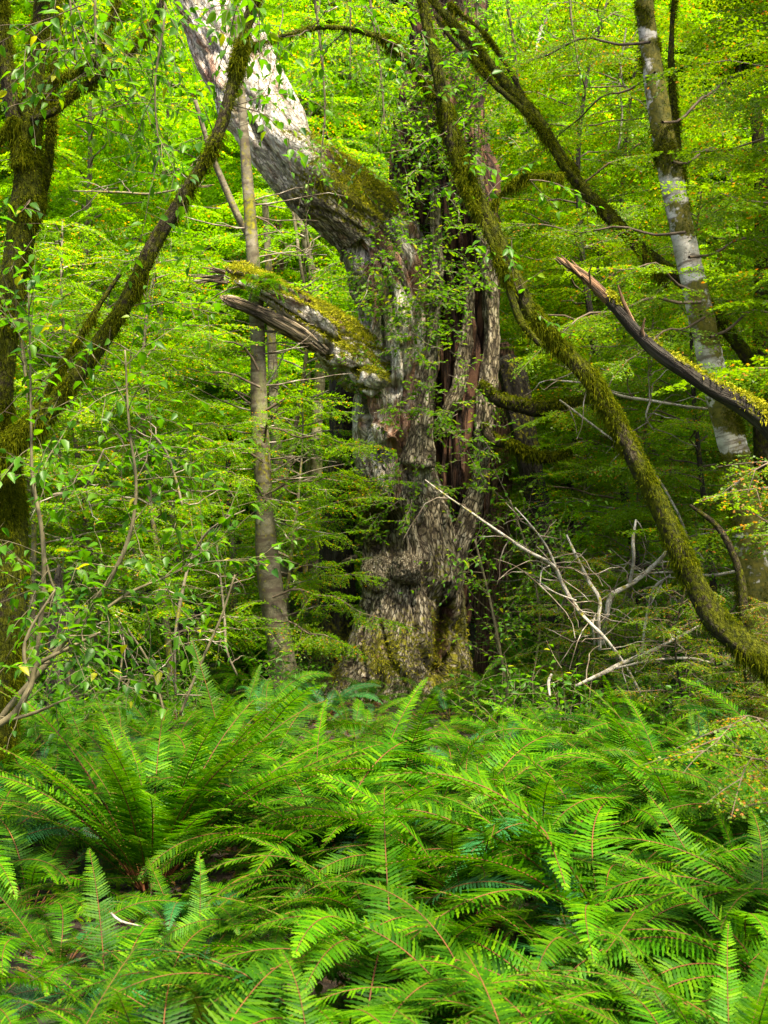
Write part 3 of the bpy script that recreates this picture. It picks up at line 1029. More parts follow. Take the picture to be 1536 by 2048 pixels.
def build_right_arch():
    D = 8.6
    base = P(1640, 1570, D)
    base[2] = gz(base[0], base[1])
    root = thing('mossy_tree', 'leaning mossy tree with a long stem crossing in front of the hollow trunk', 'tree', base)
    items = []
    _, f = mossy_stem('trunk', [(1680, 1640, 56), (1620, 1440, 48), (1550, 1345, 43), (1480, 1285, 40), (1428, 1235, 40), (1390, 1165, 34), (1352, 1090, 32), (1312, 1000, 31), (1270, 920, 29), (1240, 860, 25), (1205, 800, 25), (1165, 742, 26), (1112, 690, 27), (1064, 632, 27), (1028, 555, 24),
                                 (995, 480, 24), (955, 400, 24), (918, 320, 24), (893, 240, 22), (876, 150, 19), (858, 70, 17), (842, -10, 16), (826, -110, 15)], D, root, base, 51, fur=30000)
    items.append(f)
    for rows, sd, dz in (([(862, 195, 13), (845, 165, 13), (822, 128, 12), (790, 92, 11), (750, 72, 9), (700, 58, 8), (640, 55, 7), (580, 68, 6), (535, 82, 4), (500, 96, 3)], 52, 0),
                         ([(1080, 690, 8), (1040, 640, 12), (1012, 560, 11), (990, 510, 10), (968, 450, 9), (940, 405, 7), (922, 360, 5)], 56, -.12),
                         ([(985, 410, 3), (1010, 380, 5), (1050, 355, 6), (1090, 350, 7), (1120, 356, 8)], 57, .15)):
        _, f = mossy_stem('branch', rows, D + dz, root, base, sd, fur=3000, seg=14)
        items.append(f)
    fur_all(items, root, base, hang=1.1)
    rng = R(54)
    gl, gt = G(), G()
    S, Dd, Ln = [], [], []
    for (px, py) in ((560, 75), (620, 60), (700, 60), (760, 75), (800, 100), (850, 60), (870, 150), (900, 260), (930, 350), (960, 410), (1010, 520), (1060, 360), (880, 200), (840, 20), (1050, 610)):
        for _ in range(2):
            S.append(P(px, py, D))
            Dd.append(np.array([rng.normal(0, .8), rng.normal(-.2, .6), rng.normal(0, .5)]))
            Ln.append(rng.uniform(.2, .5))
    broad_plant(gl, gt, S, Dd, Ln, .07, rng, spacing=.05, droop=.8, branch=1)
    part('foliage', gl.mesh('arch_leaves', [M['broad']], base), root)
    part('twigs', gt.mesh('arch_twigs', [M['twig']], base), root)
    # second leaning tree further back
    D = 10.5
    base = P(1560, 900, D)
    base[2] = gz(base[0], base[1])
    root = thing('mossy_tree', 'thinner mossy tree leaning the same way, higher behind the long crossing stem', 'tree', base)
    items = []
    _, f = mossy_stem('trunk', [(1660, 1560, 30), (1640, 1300, 26), (1600, 1000, 24), (1520, 760, 22), (1420, 620, 20), (1350, 552, 19), (1290, 505, 20), (1240, 455, 19), (1190, 405, 21), (1140, 345, 20), (1106, 290, 18), (1070, 235, 18), (1025, 185, 17), (985, 135, 16), (940, 85, 14), (900, 42, 12), (868, 5, 11), (830, -50, 10)], D, root, base, 61, fur=15000)
    items.append(f)
    for rows, sd, dz in (([(1160, 370, 8), (1120, 320, 9), (1085, 265, 9), (1040, 215, 9), (990, 170, 9), (945, 120, 8), (905, 80, 7), (870, 30, 5)], 62, -.1),
                         ([(1330, 570, 10), (1290, 520, 9), (1262, 485, 8), (1235, 450, 6)], 63, -.2),
                         ([(1080, 240, 6), (1050, 200, 8), (1030, 160, 7), (1005, 120, 5), (960, 60, 4), (900, 10, 3)], 64, .2)):
        _, f = mossy_stem('branch', rows, D + dz, root, base, sd, fur=2500, seg=14)
        items.append(f)
    fur_all(items, root, base, hang=.8)


build_right_arch()


def build_silver():
    D = 10.2
    base = P(1520, 1500, D)
    base[2] = gz(base[0], base[1])
    root = thing('silver_beech', 'white-barked beech with thick bands of moss around its leaning trunk', 'tree', base)

    def mf(sp, mo):
        t = sp['s'].max()
        b = vnoise(np.stack([sp['co'][:, 0] * 2, sp['co'][:, 1] * 2, sp['co'][:, 2] * 2.6], -1), 9)
        py = 1024 - (sp['V'][:, 2] - CAMZ) / sp['V'][:, 1] * F
        px = 768 + sp['V'][:, 0] / sp['V'][:, 1] * F
        bare = 0
        for a, z in ((360, 398), (474, 556), (690, 762), (868, 905), (60, 76)):
            bare = np.maximum(bare, np.clip(np.minimum(py - a, z - py) / 14 + .6, 0, 1))
        left = np.clip((np.interp(py, [0, 300, 600, 900], [1290, 1332, 1394, 1470]) - px) / 20, -.6, 1)
        return .74 - .62 * bare - .22 * left + .22 * b + .35 * fbm(sp['V'] * 9, 2, 4)
    _, f = mossy_stem('trunk', [(1560, 1640, 52), (1530, 1450, 44), (1512, 1250, 42), (1500, 1080, 40), (1478, 940, 36), (1448, 830, 34), (1425, 740, 32), (1404, 640, 32), (1384, 550, 31), (1366, 470, 30), (1350, 390, 29), (1334, 310, 29), (1318, 220, 28), (1304, 130, 25), (1292, 40, 22), (1286, -40, 20), (1280, -150, 18)], D, root, base, 71, mat='silver', fur=16000, mfun=mf, amp=.06)
    fs = [f]
    _, f = mossy_stem('stem', [(1440, 780, 12), (1416, 700, 12), (1392, 560, 11), (1372, 420, 11), (1360, 330, 11), (1348, 220, 11), (1342, 130, 10), (1344, 60, 8), (1350, -40, 6)], D + .35, root, base, 72, fur=4000, mossb=.4, seg=14)
    fs.append(f)
    fur_all(fs, root, base, hang=.4, length=(.01, .035))
    return root, base


silver_root, silver_base = build_silver()


def build_dead_branch():
    D = 7.6
    base = P(1600, 950, D)
    base[2] = gz(base[0], base[1])
    root = thing('dead_tree', 'dark dead leaning stem snapped off to a torn orange point', 'dead tree', base)
    c = [(1650, 1690, 46), (1640, 1400, 44), (1625, 1100, 42), (1590, 930, 40), (1545, 855, 36), (1490, 812, 30), (1430, 780, 25), (1370, 742, 22), (1310, 700, 20), (1270, 660, 18), (1232, 615, 17), (1200, 582, 17), (1168, 552, 14), (1140, 533, 11), (1124, 522, 7), (1112, 513, 2)]
    cc = px_ctrl(c, D)
    cc[:, 3] *= .66
    sp = sweep(cc, 30, .025, disp=lambda co, rr, th: rr * .16 * fbm(np.stack([np.cos(th) * 2, np.sin(th) * 2, co[..., 2] * 3], -1), 3, 3) + .004 * fbm(co * np.array([60, 60, 10]), 2, 6))
    N = vnormals(sp['V'], sp['Q'])
    mo = .28 + .3 * N[:, 2] + .35 * fbm(sp['V'] * 4, 3, 5)
    k = sp['V'][:, 0] < P(1215, 600, D)[0]
    fq = k[sp['Q']].all(1)
    ft = k[sp['T']].all(1)
    for nm, q, t, mat in (('trunk', sp['Q'][~fq], sp['T'][~ft], 'dark_wood'), ('torn_tip', sp['Q'][fq], sp['T'][ft], 'dead_wood')):
        u, inv = np.unique(np.concatenate([q.ravel(), t.ravel()]), return_inverse=True)
        part(nm, mesh_from(nm, sp['V'][u] - base, inv[:q.size].reshape(-1, 4), inv[q.size:].reshape(-1, 3), [M[mat]], attrs={'bark_co': sp['co'][u], 'moss': (mo if nm == 'trunk' else mo - .3)[u]}), root)
    for ln in ([np.array([[*P(1160, 552, D - .03), .012], [*P(1135, 524, D - .06), .008], [*P(1120, 508, D - .05), .001]]),
                np.array([[*P(1170, 548, D + .03), .010], [*P(1150, 528, D + .05), .006], [*P(1141, 517, D + .06), .001]]),
                np.array([[*P(1182, 570, D - .05), .006], [*P(1178, 545, D - .1), .005], [*P(1184, 530, D - .12), .002]]),
             np.array([[*P(1290, 690, D), .014], [*P(1284, 660, D - .04), .010], [*P(1290, 636, D - .06), .004]]),
             np.array([[*P(1270, 655, D), .016], [*P(1245, 600, D - .03), .01], [*P(1236, 570, D - .05), .004]])]):
        g = G()
        thin(g, [ln], 6)
        part('snag', g.mesh('snag', [M['dead_wood']], base, bark=True), root)
    moss_fur(sp['V'], N, np.clip(mo - .4, 0, 1) * ~k, 4000, R(3), (.01, .03), .004, .5, 'moss_gold', 'moss', root, base)


build_dead_branch()


# ------------------------------------------------------------------ small-leaved beeches
def make_spray(rng, L=.5, leaf=.022, dens=1.0):
    O, X, N, S = [], [], [], []
    lines = [np.array([[L * t, 0, -.10 * L * t * t, .0022 * (1 - .7 * t)] for t in np.linspace(0, 1, 5)])]
    n = max(6, int(L / .042 * dens))
    for k in range(n + 1):
        t = (k + .5) / (n + 1)
        sg = 1 if k % 2 else -1
        a = math.radians(rng.uniform(38, 62)) * sg if k < n else 0
        l = L * (.52 * (1 - t) ** .8 + .08) * rng.uniform(.7, 1.15)
        p0 = np.array([L * t, 0, -.10 * L * t * t])
        d = np.array([math.cos(a), math.sin(a), rng.uniform(-.12, .06)])
        m = max(2, int(l / (leaf * .80)))
        for j in range(m):
            q = (j + .6) / m
            o = p0 + d * l * q + np.array([0, 0, -.25 * l * q * q])
            for s2 in ((1, -1) if j < m - 1 else (0,)):
                b = a + s2 * math.radians(rng.uniform(40, 70))
                O.append(o + rng.normal(0, .004, 3))
                X.append([math.cos(b), math.sin(b), rng.uniform(-.6, .35)])
                N.append(unit(np.array([rng.normal(0, .55), rng.normal(0, .55), 1.])))
                S.append(leaf * rng.uniform(.7, 1.2))
        lines.append(np.array([[*p0, .0012], [*(p0 + d * l * .9 + np.array([0, 0, -.2 * l])), .0006]]))
    return np.array(O), np.array(X), np.array(N), np.array(S), lines


SPRAYS = {}


def sprays(L, leaf, dens=1.0):
    key = (L, leaf, dens)
    if key not in SPRAYS:
        rng = R(int(L * 1000 + leaf * 10000))
        SPRAYS[key] = [make_spray(rng, L, leaf, dens) for _ in range(6)]
    return SPRAYS[key]


def place_sprays(g, insts, L, leaf, rng, dens=1.0, gt=None, rare=.05, shape='diamond', tmean=.45):
    """insts: rows o(3), d(3), n(3), scale"""
    tpl = sprays(L, leaf, dens)
    insts = np.asarray(insts, float)
    which = rng.integers(0, len(tpl), len(insts))
    for k, (O, X, N, S, lines) in enumerate(tpl):
        a = insts[which == k]
        if not len(a):
            continue
        d = unit(a[:, 3:6])
        s = unit(np.cross(a[:, 6:9], d))
        nn = np.cross(d, s)
        Mx = np.stack([d, s, nn], 1)            # rows
        sc = a[:, 9]
        o = a[:, None, :3] + np.einsum('lk,ikc->ilc', O, Mx) * sc[:, None, None]
        x = np.einsum('lk,ikc->ilc', X, Mx)
        n = np.einsum('lk,ikc->ilc', N, Mx)
        m = len(a)
        tb = np.clip(rng.normal(tmean, .16, (m, 1)) + rng.normal(0, .14, (m, len(O))), 0, .9)
        tb = np.where(rng.random(tb.shape) < rare * (rng.random((m, 1)) * 2), rng.uniform(.93, 1, tb.shape), tb)
        sz = np.broadcast_to(S[None], (m, len(S))) * np.sqrt(sc)[:, None]
        add_leaves(g, o.reshape(-1, 3), x.reshape(-1, 3), n.reshape(-1, 3), sz.ravel(), sz.ravel() * .72, tb.ravel(), shape, fold=.15)
        if gt is not None:
            for i in range(m):
                thin(gt, [np.column_stack([a[i, :3] + (ln[:, :3] @ Mx[i]) * sc[i], ln[:, 3] * 1.3]) for ln in lines[:1]], 3)


def branch_sprays(pts, rng, spl, insts, start=.25, dens=1.0, jitter=.42):
    """sprays in flat tiers either side of a branch polyline"""
    L = np.linalg.norm(np.diff(pts[:, :3], axis=0), axis=1).sum()
    ns = max(3, int(L / (spl * .24) * dens))
    n = len(pts) - 1
    for k in range(ns):
        t = start + (1 - start) * (k + rng.random()) / ns
        f = min(t, .999) * n
        i = int(f)
        o = pts[i, :3] * (1 - f + i) + pts[i + 1, :3] * (f - i)
        ax = unit(pts[i + 1, :3] - pts[i, :3])
        ax = unit(ax * np.array([1, 1, .4]))
        sd = unit(np.cross([0, 0, 1.], ax)) * (1 if k % 2 else -1)
        a = math.radians(rng.uniform(20, 75))
        d = unit(ax * math.cos(a) + sd * math.sin(a) + np.array([0, 0, rng.normal(-.16, .2)]))
        nn = unit(np.array([0, 0, 1.]) + rng.normal(0, jitter, 3) * np.array([1, 1, .3]))
        insts.append([*o, *d, *nn, rng.uniform(.65, 1.15) * (1 - .25 * t)])
    ax = unit(pts[-1, :3] - pts[-2, :3])
    insts.append([*pts[-1, :3], *ax, 0, 0, 1., .8])


def make_beech(name, H, CR, z0, nbr, leaf, spl, seed, mat='beech', trunk_r=None, bark='slim', dens=1.0, label='', cat='tree', group=None, lean=(0, 0), rare=.05, shape_p=.3, tmean=.45, tiers=True):
    rng = R(seed)
    r0 = trunk_r or (.0068 * H + .004)
    k = 9
    ctrl = []
    wx, wy = rng.choice([-1, 1], 2) * rng.uniform(.05, .14, 2) * H
    for i in range(k):
        t = i / (k - 1)
        ctrl.append([lean[0] * t + wx * math.sin(t * 3) * t, lean[1] * t + wy * math.sin(t * 2.4) * t, H * t - .1, r0 * (1 - .85 * t) * (1 + .5 * max(0, .08 - t) / .08) + .003])
    ctrl = np.array(ctrl)
    sp = sweep(ctrl, 12, H / 60, disp=lambda co, rr, th: rr * .12 * fbm(np.stack([np.cos(th), np.sin(th), co[..., 2] * 3], -1), 2, seed))
    root = thing(name, label, cat, (0, 0, 0), group)
    part('trunk', mesh_from('trunk', sp['V'], sp['Q'], sp['T'], [M[bark]], attrs={'bark_co': sp['co'], 'moss': .3 + .3 * fbm(sp['V'] * 2, 2, seed)}), root)
    lines, insts = [], []
    az = rng.uniform(0, 6)
    for b in range(nbr):
        u = (b + rng.random()) / nbr
        z = z0 + (H * .97 - z0) * u
        az += 2.4 + rng.normal(0, .5)
        prof = (1 - u) ** shape_p * (.55 + .45 * min(1, u / .18)) if shape_p > 0 else 1
        L = max(.25, CR * prof * rng.uniform(.65, 1.15))
        f = (z + .1) / H * (k - 1)
        i = min(int(f), k - 2)
        p = ctrl[i, :3] * (1 - f + i) + ctrl[i + 1, :3] * (f - i)
        el = math.radians(rng.uniform(8, 38) * (.6 + u))
        m = 7
        pts = [[*p, r0 * .22 * (1 - .6 * u) + .003]]
        for j in range(m):
            t = (j + 1) / m
            e = el * (1 - 1.25 * t)
            a2 = az + rng.normal(0, .28)
            e += rng.normal(0, .14)
            p = p + np.array([math.cos(a2) * math.cos(e), math.sin(a2) * math.cos(e), math.sin(e)]) * L / m
            pts.append([*p, (r0 * .22 * (1 - .6 * u) + .003) * (1 - .85 * t) + .0012])
        pts = np.array(pts)
        lines.append(pts)
        branch_sprays(pts, rng, spl, insts, .18, dens)
    g, gt = G(), G()
    thin(gt, lines, 5)
    place_sprays(g, insts, spl, leaf, rng, 1.0, gt if leaf < .03 else None, rare, tmean=tmean)
    part('branches', gt.mesh('branches', [M['pale_twig' if bark != 'dark_wood' else 'twig']], bark=True), root)
    part('crown', g.mesh('crown', [M[mat]]), root)
    return root


def put(root, px, D, rz=0, sc=1., label=None, group=None, first=False):
    x = (px - 768) / F * D
    loc = (x, D, gz(x, D))
    if first:
        root.location = loc
        root.rotation_euler = (0, 0, rz)
        root.scale = (sc, sc, sc)
        if label:
            root['label'] = label
        if group:
            root['group'] = group
        return root
    return copy_thing(root, loc, rz, sc, label, group)


def tiers(root, base, rows_list, D, mat, spl, leaf, seed, rare=.05, dens=1.0, fwd=None):
    rng = R(seed)
    g, gt = G(), G()
    insts, lines = [], []
    for rows in rows_list:
        c = px_ctrl(rows, D)
        c[:, 1] += np.linspace(0, rng.uniform(-.8, -.2) if not fwd or len(lines) in fwd else rng.uniform(.3, .9), len(c))
        c = catmull(c, .12)
        c[:, 1] += .05 * np.sin(np.arange(len(c)) * .9)
        c[:, 2] += .02 * np.sin(np.arange(len(c)) * 1.3 + seed)
        lines.append(c)
        branch_sprays(c, rng, spl, insts, .2, dens)
    for c in lines:
        c[:, 3] *= .55
    thin(gt, lines, 6)
    place_sprays(g, insts, spl, leaf, rng, 1.0, gt, rare)
    part('branches', gt.mesh('branches', [M['twig']], base, bark=True), root)
    part('crown', g.mesh('crown', [M[mat]], base), root)


tiers(silver_root, silver_base, [
    [(1402, 610, 7), (1330, 600, 6), (1250, 622, 5), (1170, 640, 4), (1090, 690, 2)],
    [(1372, 470, 6), (1290, 455, 5), (1200, 452, 4), (1120, 440, 3), (1040, 425, 2)],
    [(1420, 680, 6), (1480, 640, 5), (1540, 610, 4), (1620, 600, 2)],
    [(1410, 640, 5), (1350, 660, 4), (1290, 690, 3), (1230, 740, 2)],
    [(1345, 330, 6), (1420, 290, 5), (1500, 260, 4), (1600, 250, 2)],
    [(1300, 90, 6), (1220, 60, 5), (1140, 60, 4), (1060, 70, 2)],
    [(1325, 250, 6), (1400, 200, 5), (1470, 130, 4), (1540, 90, 2)],
    [(1378, 520, 6), (1450, 490, 5), (1520, 470, 4), (1600, 480, 2)],
    [(1440, 800, 6), (1500, 740, 5), (1570, 720, 3)],
    [(1310, 150, 5), (1250, 160, 4), (1180, 190, 3), (1130, 230, 2)],
    [(1395, 590, 5), (1330, 560, 4), (1270, 550, 3), (1200, 570, 2)]], 10.0, 'beech_dark', .52, .022, 140, .06, fwd=(0, 3, 10))


def silver_shade_crown():  # unseen crown added above the view to shade the old trunk's base
    rng = R(150)
    top = P(1280, -150, 10.2)
    lines, insts = [], []
    up = np.array([[*top, .06], [2.02, 9.9, 7.0, .05], [2.15, 9.5, 8.3, .035], [2.2, 9.3, 9.4, .01]])
    lines.append(up)
    for k in range(15):
        a = k * 2.4
        z = 7.5 + 1.7 * k / 15
        p = np.array([2.05 + .1 * (z - 7), 9.8 - .25 * (z - 7), z])
        L = rng.uniform(1.1, 1.7) * (1.1 - .03 * k)
        pts = np.array([[*(p + np.array([math.cos(a) * t, math.sin(a) * t, .25 * t - .15 * t * t]) * L), .02 * (1 - .85 * t)] for t in np.linspace(0, 1, 7)])
        lines.append(pts)
        branch_sprays(pts, rng, .6, insts, .2)
    g, gt = G(), G()
    thin(gt, lines, 6)
    place_sprays(g, insts, .6, .03, rng)
    part('added_shade_branches', gt.mesh('added_shade_branches', [M['twig']], silver_base, bark=True), silver_root)
    part('added_shade_crown', g.mesh('added_shade_crown', [M['beech_dark']], silver_base), silver_root)


silver_shade_crown()
GU = 'small-leaved beeches of the understorey'
proto = {}
used = set()


def plant(kind, px, D, rz, sc, label, group=GU):
    o = put(proto[kind], px, D, rz, sc, label, group, kind not in used)
    used.add(kind)
    return o


# saplings (leaf blades near life size), mid trees, tall trees; each kind once, then copied
proto['sap1'] = make_beech('beech_sapling', 4.3, 1.25, .7, 46, .024, .50, 101, 'beech_light', dens=.9)
proto['sap2'] = make_beech('beech_sapling', 3.4, 1.1, .5, 40, .024, .46, 102, 'beech_light', dens=.9)
proto['mid1'] = make_beech('beech_tree', 8.5, 2.3, 1.0, 62, .042, .80, 103, 'beech_light', dens=.9)
proto['mid2'] = make_beech('beech_tree', 7.0, 2.0, .8, 56, .040, .76, 104, 'beech', dens=.9)
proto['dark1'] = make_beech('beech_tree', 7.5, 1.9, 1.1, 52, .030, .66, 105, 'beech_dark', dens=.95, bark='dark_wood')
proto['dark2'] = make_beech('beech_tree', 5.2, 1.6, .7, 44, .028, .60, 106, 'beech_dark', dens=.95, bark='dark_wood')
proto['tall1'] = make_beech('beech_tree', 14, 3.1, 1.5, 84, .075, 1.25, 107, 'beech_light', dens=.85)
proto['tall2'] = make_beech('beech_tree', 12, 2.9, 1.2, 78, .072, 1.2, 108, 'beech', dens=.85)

plant('sap1', 345, 12.2, .3, 1.0, 'bright beech sapling with flat sprays just before the slim banded trunk')
plant('sap2', 560, 13.4, 1.3, .85, 'small beech sapling whose sprays cover the foot of the dark second stem')
plant('sap1', 200, 12.9, 2.1, 1.05, 'yellow-green beech sapling behind the thin bent stems of the shrub')
plant('sap2', 60, 11.6, 4.0, 1.1, 'beech sapling standing close behind the moss-covered trunk at the edge')
plant('sap1', 520, 15.2, 4.4, 1.25, 'beech sapling in the gap between the slim banded trunk and the hollow tree')
plant('sap2', 300, 15.4, 5.2, 1.35, 'beech sapling behind the bright one with flat sprays')
plant('mid1', 90, 16.5, .8, 1.0, 'sunlit beech rising behind the forked mossy stems')
plant('mid1', 330, 18.5, 2.6, 1.05, 'bright beech filling the space under the curved mossy limb')
plant('mid2', 610, 18.0, 1.0, 1.0, 'shaded beech seen below the leaning limb of the old tree')
plant('mid1', 700, 21.0, 4.1, 1.15, 'light green beech behind the pale end of the leaning limb')
plant('mid2', 200, 21.5, 5.0, 1.2, 'beech further back between the forked stems and the curved limb')
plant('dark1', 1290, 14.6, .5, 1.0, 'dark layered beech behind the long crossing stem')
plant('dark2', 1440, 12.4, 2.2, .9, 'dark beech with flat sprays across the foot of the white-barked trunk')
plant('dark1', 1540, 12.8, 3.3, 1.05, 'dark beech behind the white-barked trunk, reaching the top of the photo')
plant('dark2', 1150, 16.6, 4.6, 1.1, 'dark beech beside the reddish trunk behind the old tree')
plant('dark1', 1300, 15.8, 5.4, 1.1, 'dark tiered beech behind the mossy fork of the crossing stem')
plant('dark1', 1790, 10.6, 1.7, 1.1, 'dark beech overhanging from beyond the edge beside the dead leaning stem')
plant('mid2', 1060, 18.2, 2.4, 1.1, 'beech between the red heartwood and the upper mossy stem')
plant('mid1', 1240, 20.0, 3.7, 1.15, 'lit beech glimpsed between the upper mossy stem and the white-barked trunk')
plant('mid2', 1430, 19.0, .2, 1.1, 'beech behind the white-barked trunk further up the slope')
plant('mid1', 880, 20.5, 1.9, 1.1, 'beech directly behind the split heartwood')
plant('sap1', 1020, 16.0, 1.2, 1.1, 'bright sapling in the gap between the reddish dead trunk and the bent dark one')
plant('sap2', 1130, 15.2, 3.1, 1.2, 'bright sapling behind the bent dark dead trunk')
plant('sap1', 1250, 13.2, 5.0, .9, 'bright sapling behind the white forked branch')
for i, (px, D, k, rz, sc, lb) in enumerate([
    (-60, 25, 'tall1', .3, 1., 'tall beech on the slope at the edge behind the forked stems'),
    (150, 26, 'tall2', 1.9, 1., 'tall beech on the slope behind the mossy side branches'),
    (330, 24.5, 'tall1', 3.2, .95, 'tall beech on the slope beside the top of the pale limb'),
    (520, 27, 'tall2', 4.4, 1.05, 'tall beech on the slope directly behind the pale limb'),
    (720, 25.5, 'tall1', 5.3, 1., 'tall beech on the slope under the arching mossy branch'),
    (900, 27, 'tall2', .9, 1.05, 'tall beech on the slope behind the top of the heartwood'),
    (1080, 25, 'tall1', 2.2, 1., 'tall beech on the slope beside the upper mossy stem'),
    (1240, 27, 'tall2', 3.5, 1.05, 'tall beech on the slope left of the white-barked trunk'),
    (1400, 25, 'tall1', 4.7, 1., 'tall beech on the slope behind the white-barked trunk'),
    (1580, 26, 'tall2', 5.9, 1.05, 'tall beech on the slope at the edge behind the dark foliage'),
    (50, 32, 'tall1', 1.1, 1.1, 'farthest tall beech seen past the forked stems'),
    (420, 33, 'tall2', 2.7, 1.1, 'farthest tall beech seen past the pale limb'),
    (800, 33, 'tall1', 3.9, 1.1, 'farthest tall beech seen above the moss cushion of the limb'),
    (1150, 32, 'tall2', 5.1, 1.1, 'farthest tall beech seen between the mossy stems'),
    (1480, 33, 'tall1', .4, 1.1, 'farthest tall beech seen past the white-barked trunk')]):
    plant(k, px, D, rz, sc, lb, 'tall beeches on the slope')


# ------------------------------------------------------------------ far wood on the slope
def far_wood():
    rng = R(200)
    g = G()
    insts = []
    for _ in range(2600):
        y = rng.uniform(34, 62)
        x = rng.uniform(-.55, .55) * y * .95
        z = gz(x, y) + rng.uniform(.5, 12)
        for j in range(2):
            a = rng.uniform(0, 2 * PI)
            insts.append([x + rng.normal(0, .8), y + rng.normal(0, .8), z + rng.normal(0, .4), math.cos(a), math.sin(a), -.1, rng.normal(0, .3), rng.normal(-.3, .3), 1., rng.uniform(1, 1.7)])
    place_sprays(g, insts, 2.0, .22, rng, .7)
    o = part('forest', g.mesh('forest', [M['beech_light']]))
    o['kind'] = 'stuff'


far_wood()


# ------------------------------------------------------------------ other trunks and dead wood behind
def plain_trunk(name, rows, D, mat, label, cat='tree', seed=1, seg=18, amp=.12, moss=.25, ext=None, group=None, partname='trunk'):
    c = px_ctrl(rows, D)
    base = np.array([c[0, 0], c[0, 1], gz(c[0, 0], c[0, 1])])
    root = thing(name, label, cat, base, group)
    sp = sweep(c, seg, .04, disp=lambda co, rr, th: rr * amp * fbm(np.stack([np.cos(th) * 2, np.sin(th) * 2, co[..., 2] * 2], -1), 3, seed))
    part(partname, mesh_from(partname, sp['V'] - base, sp['Q'], sp['T'], [M[mat]], attrs={'bark_co': sp['co'], 'moss': moss + .3 * fbm(sp['V'] * 2.5, 3, seed)}), root)
    return root, base


r_, b_ = plain_trunk('beech_tree', [(592, 1470, 34), (576, 1400, 29), (562, 1300, 26), (545, 1200, 25), (534, 1100, 23), (528, 1000, 18), (522, 900, 17), (518, 800, 17), (516, 700, 15), (512, 600, 14), (505, 500, 13), (498, 400, 12), (490, 300, 10), (480, 150, 8), (470, 0, 6)], 12.7, 'slim',
                     'slim grey banded beech trunk standing before the broken limb', seed=5, moss=.36)
g = G()
thin(g, [np.array([[*P(560, 1340, 12.65), .05], [*P(553, 1390, 12.55), .045], [*P(540, 1425, 12.4), .03], [*P(528, 1445, 12.3), .012]])], 10)
part('root', g.mesh('root', [M['slim']], b_, bark=True), r_)
# dry side twigs of the slim beech
rng = R(77)
g = G()
ls = []
for k in range(46):
    py = rng.uniform(400, 1050)
    x0 = np.interp(py, [400, 700, 1000, 1200], [498, 516, 528, 545])
    a = P(x0, py, 12.7)
    sg = rng.choice([-1, 1, 1])
    L = rng.uniform(.3, 1.0)
    pts = [[*a, .007]]
    p = a.copy()
    d = unit(np.array([sg, rng.normal(0, .5), rng.normal(.1, .25)]))
    for j in range(5):
        d = unit(d + rng.normal(0, .16, 3))
        p = p + d * L / 5
        pts.append([*p, .006 * (1 - j / 5) + .0015])
    ls.append(np.array(pts))
thin(g, ls, 4)
part('twigs', g.mesh('twigs', [M['pale_twig']], b_, bark=True), r_)
tiers(r_, b_, [[(522, 850, 5), (590, 872, 4), (660, 880, 3), (730, 900, 2)], [(527, 920, 5), (460, 890, 4), (400, 880, 2)], [(530, 985, 5), (610, 962, 4), (690, 955, 3), (760, 965, 2)],
               [(520, 770, 5), (450, 750, 4), (390, 745, 2)], [(516, 735, 5), (490, 700, 4), (430, 680, 2)], [(545, 1190, 5), (620, 1180, 4), (690, 1200, 3), (760, 1230, 2)],
               [(528, 880, 5), (540, 850, 4), (570, 820, 2)], [(532, 1000, 5), (500, 960, 4), (470, 950, 2)], [(550, 1240, 4), (610, 1250, 3), (670, 1265, 2)], [(524, 820, 5), (590, 800, 4), (650, 810, 2)]],
      12.55, 'beech_light', .44, .024, 143, .07, fwd=())

plain_trunk('beech_tree', [(575, 1420, 12), (568, 1250, 12), (562, 1100, 12), (556, 950, 11), (550, 850, 11), (546, 750, 10), (540, 600, 8), (530, 400, 6)], 15.0, 'slim', 'pale thin trunk half hidden beside the slim banded beech', seed=6)
plain_trunk('beech_tree', [(620, 1400, 13), (632, 1000, 12), (634, 850, 11), (640, 750, 11), (640, 650, 10), (628, 560, 8), (600, 450, 7), (560, 350, 6)], 17.5, 'slim', 'thin pale trunk leaning behind the broken limb', seed=7)
plain_trunk('beech_tree', [(548, 1400, 20), (548, 1000, 19), (548, 860, 18), (550, 740, 17), (552, 600, 15), (556, 300, 12)], 19.5, 'red_trunk', 'reddish trunk far behind the slim banded beech', seed=8)
plain_trunk('beech_tree', [(500, 480, 5), (470, 420, 7), (440, 350, 6), (420, 300, 5), (390, 200, 4)], 14.5, 'slim', 'thin pale leaning stem under the old tree limb', seed=9)
plain_trunk('dead_tree', [(975, 1480, 40), (982, 1300, 34), (986, 1150, 31), (992, 1000, 29), (996, 900, 27), (1000, 800, 26), (1006, 730, 24), (1012, 690, 16)], 15.2, 'red_trunk', 'straight reddish dead trunk close behind the hollow tree', 'dead tree', seed=10, seg=40, amp=.35)
r_, b_ = plain_trunk('dead_tree', [(1150, 1400, 40), (1120, 1250, 30), (1098, 1120, 24), (1080, 1030, 24), (1062, 950, 24), (1046, 860, 26), (1034, 790, 28), (1022, 740, 26), (1005, 722, 18)], 14.3, 'dark_wood', 'dark bent dead trunk with a mossy rounded top', 'dead tree', seed=11, seg=30, amp=.25, moss=.35)
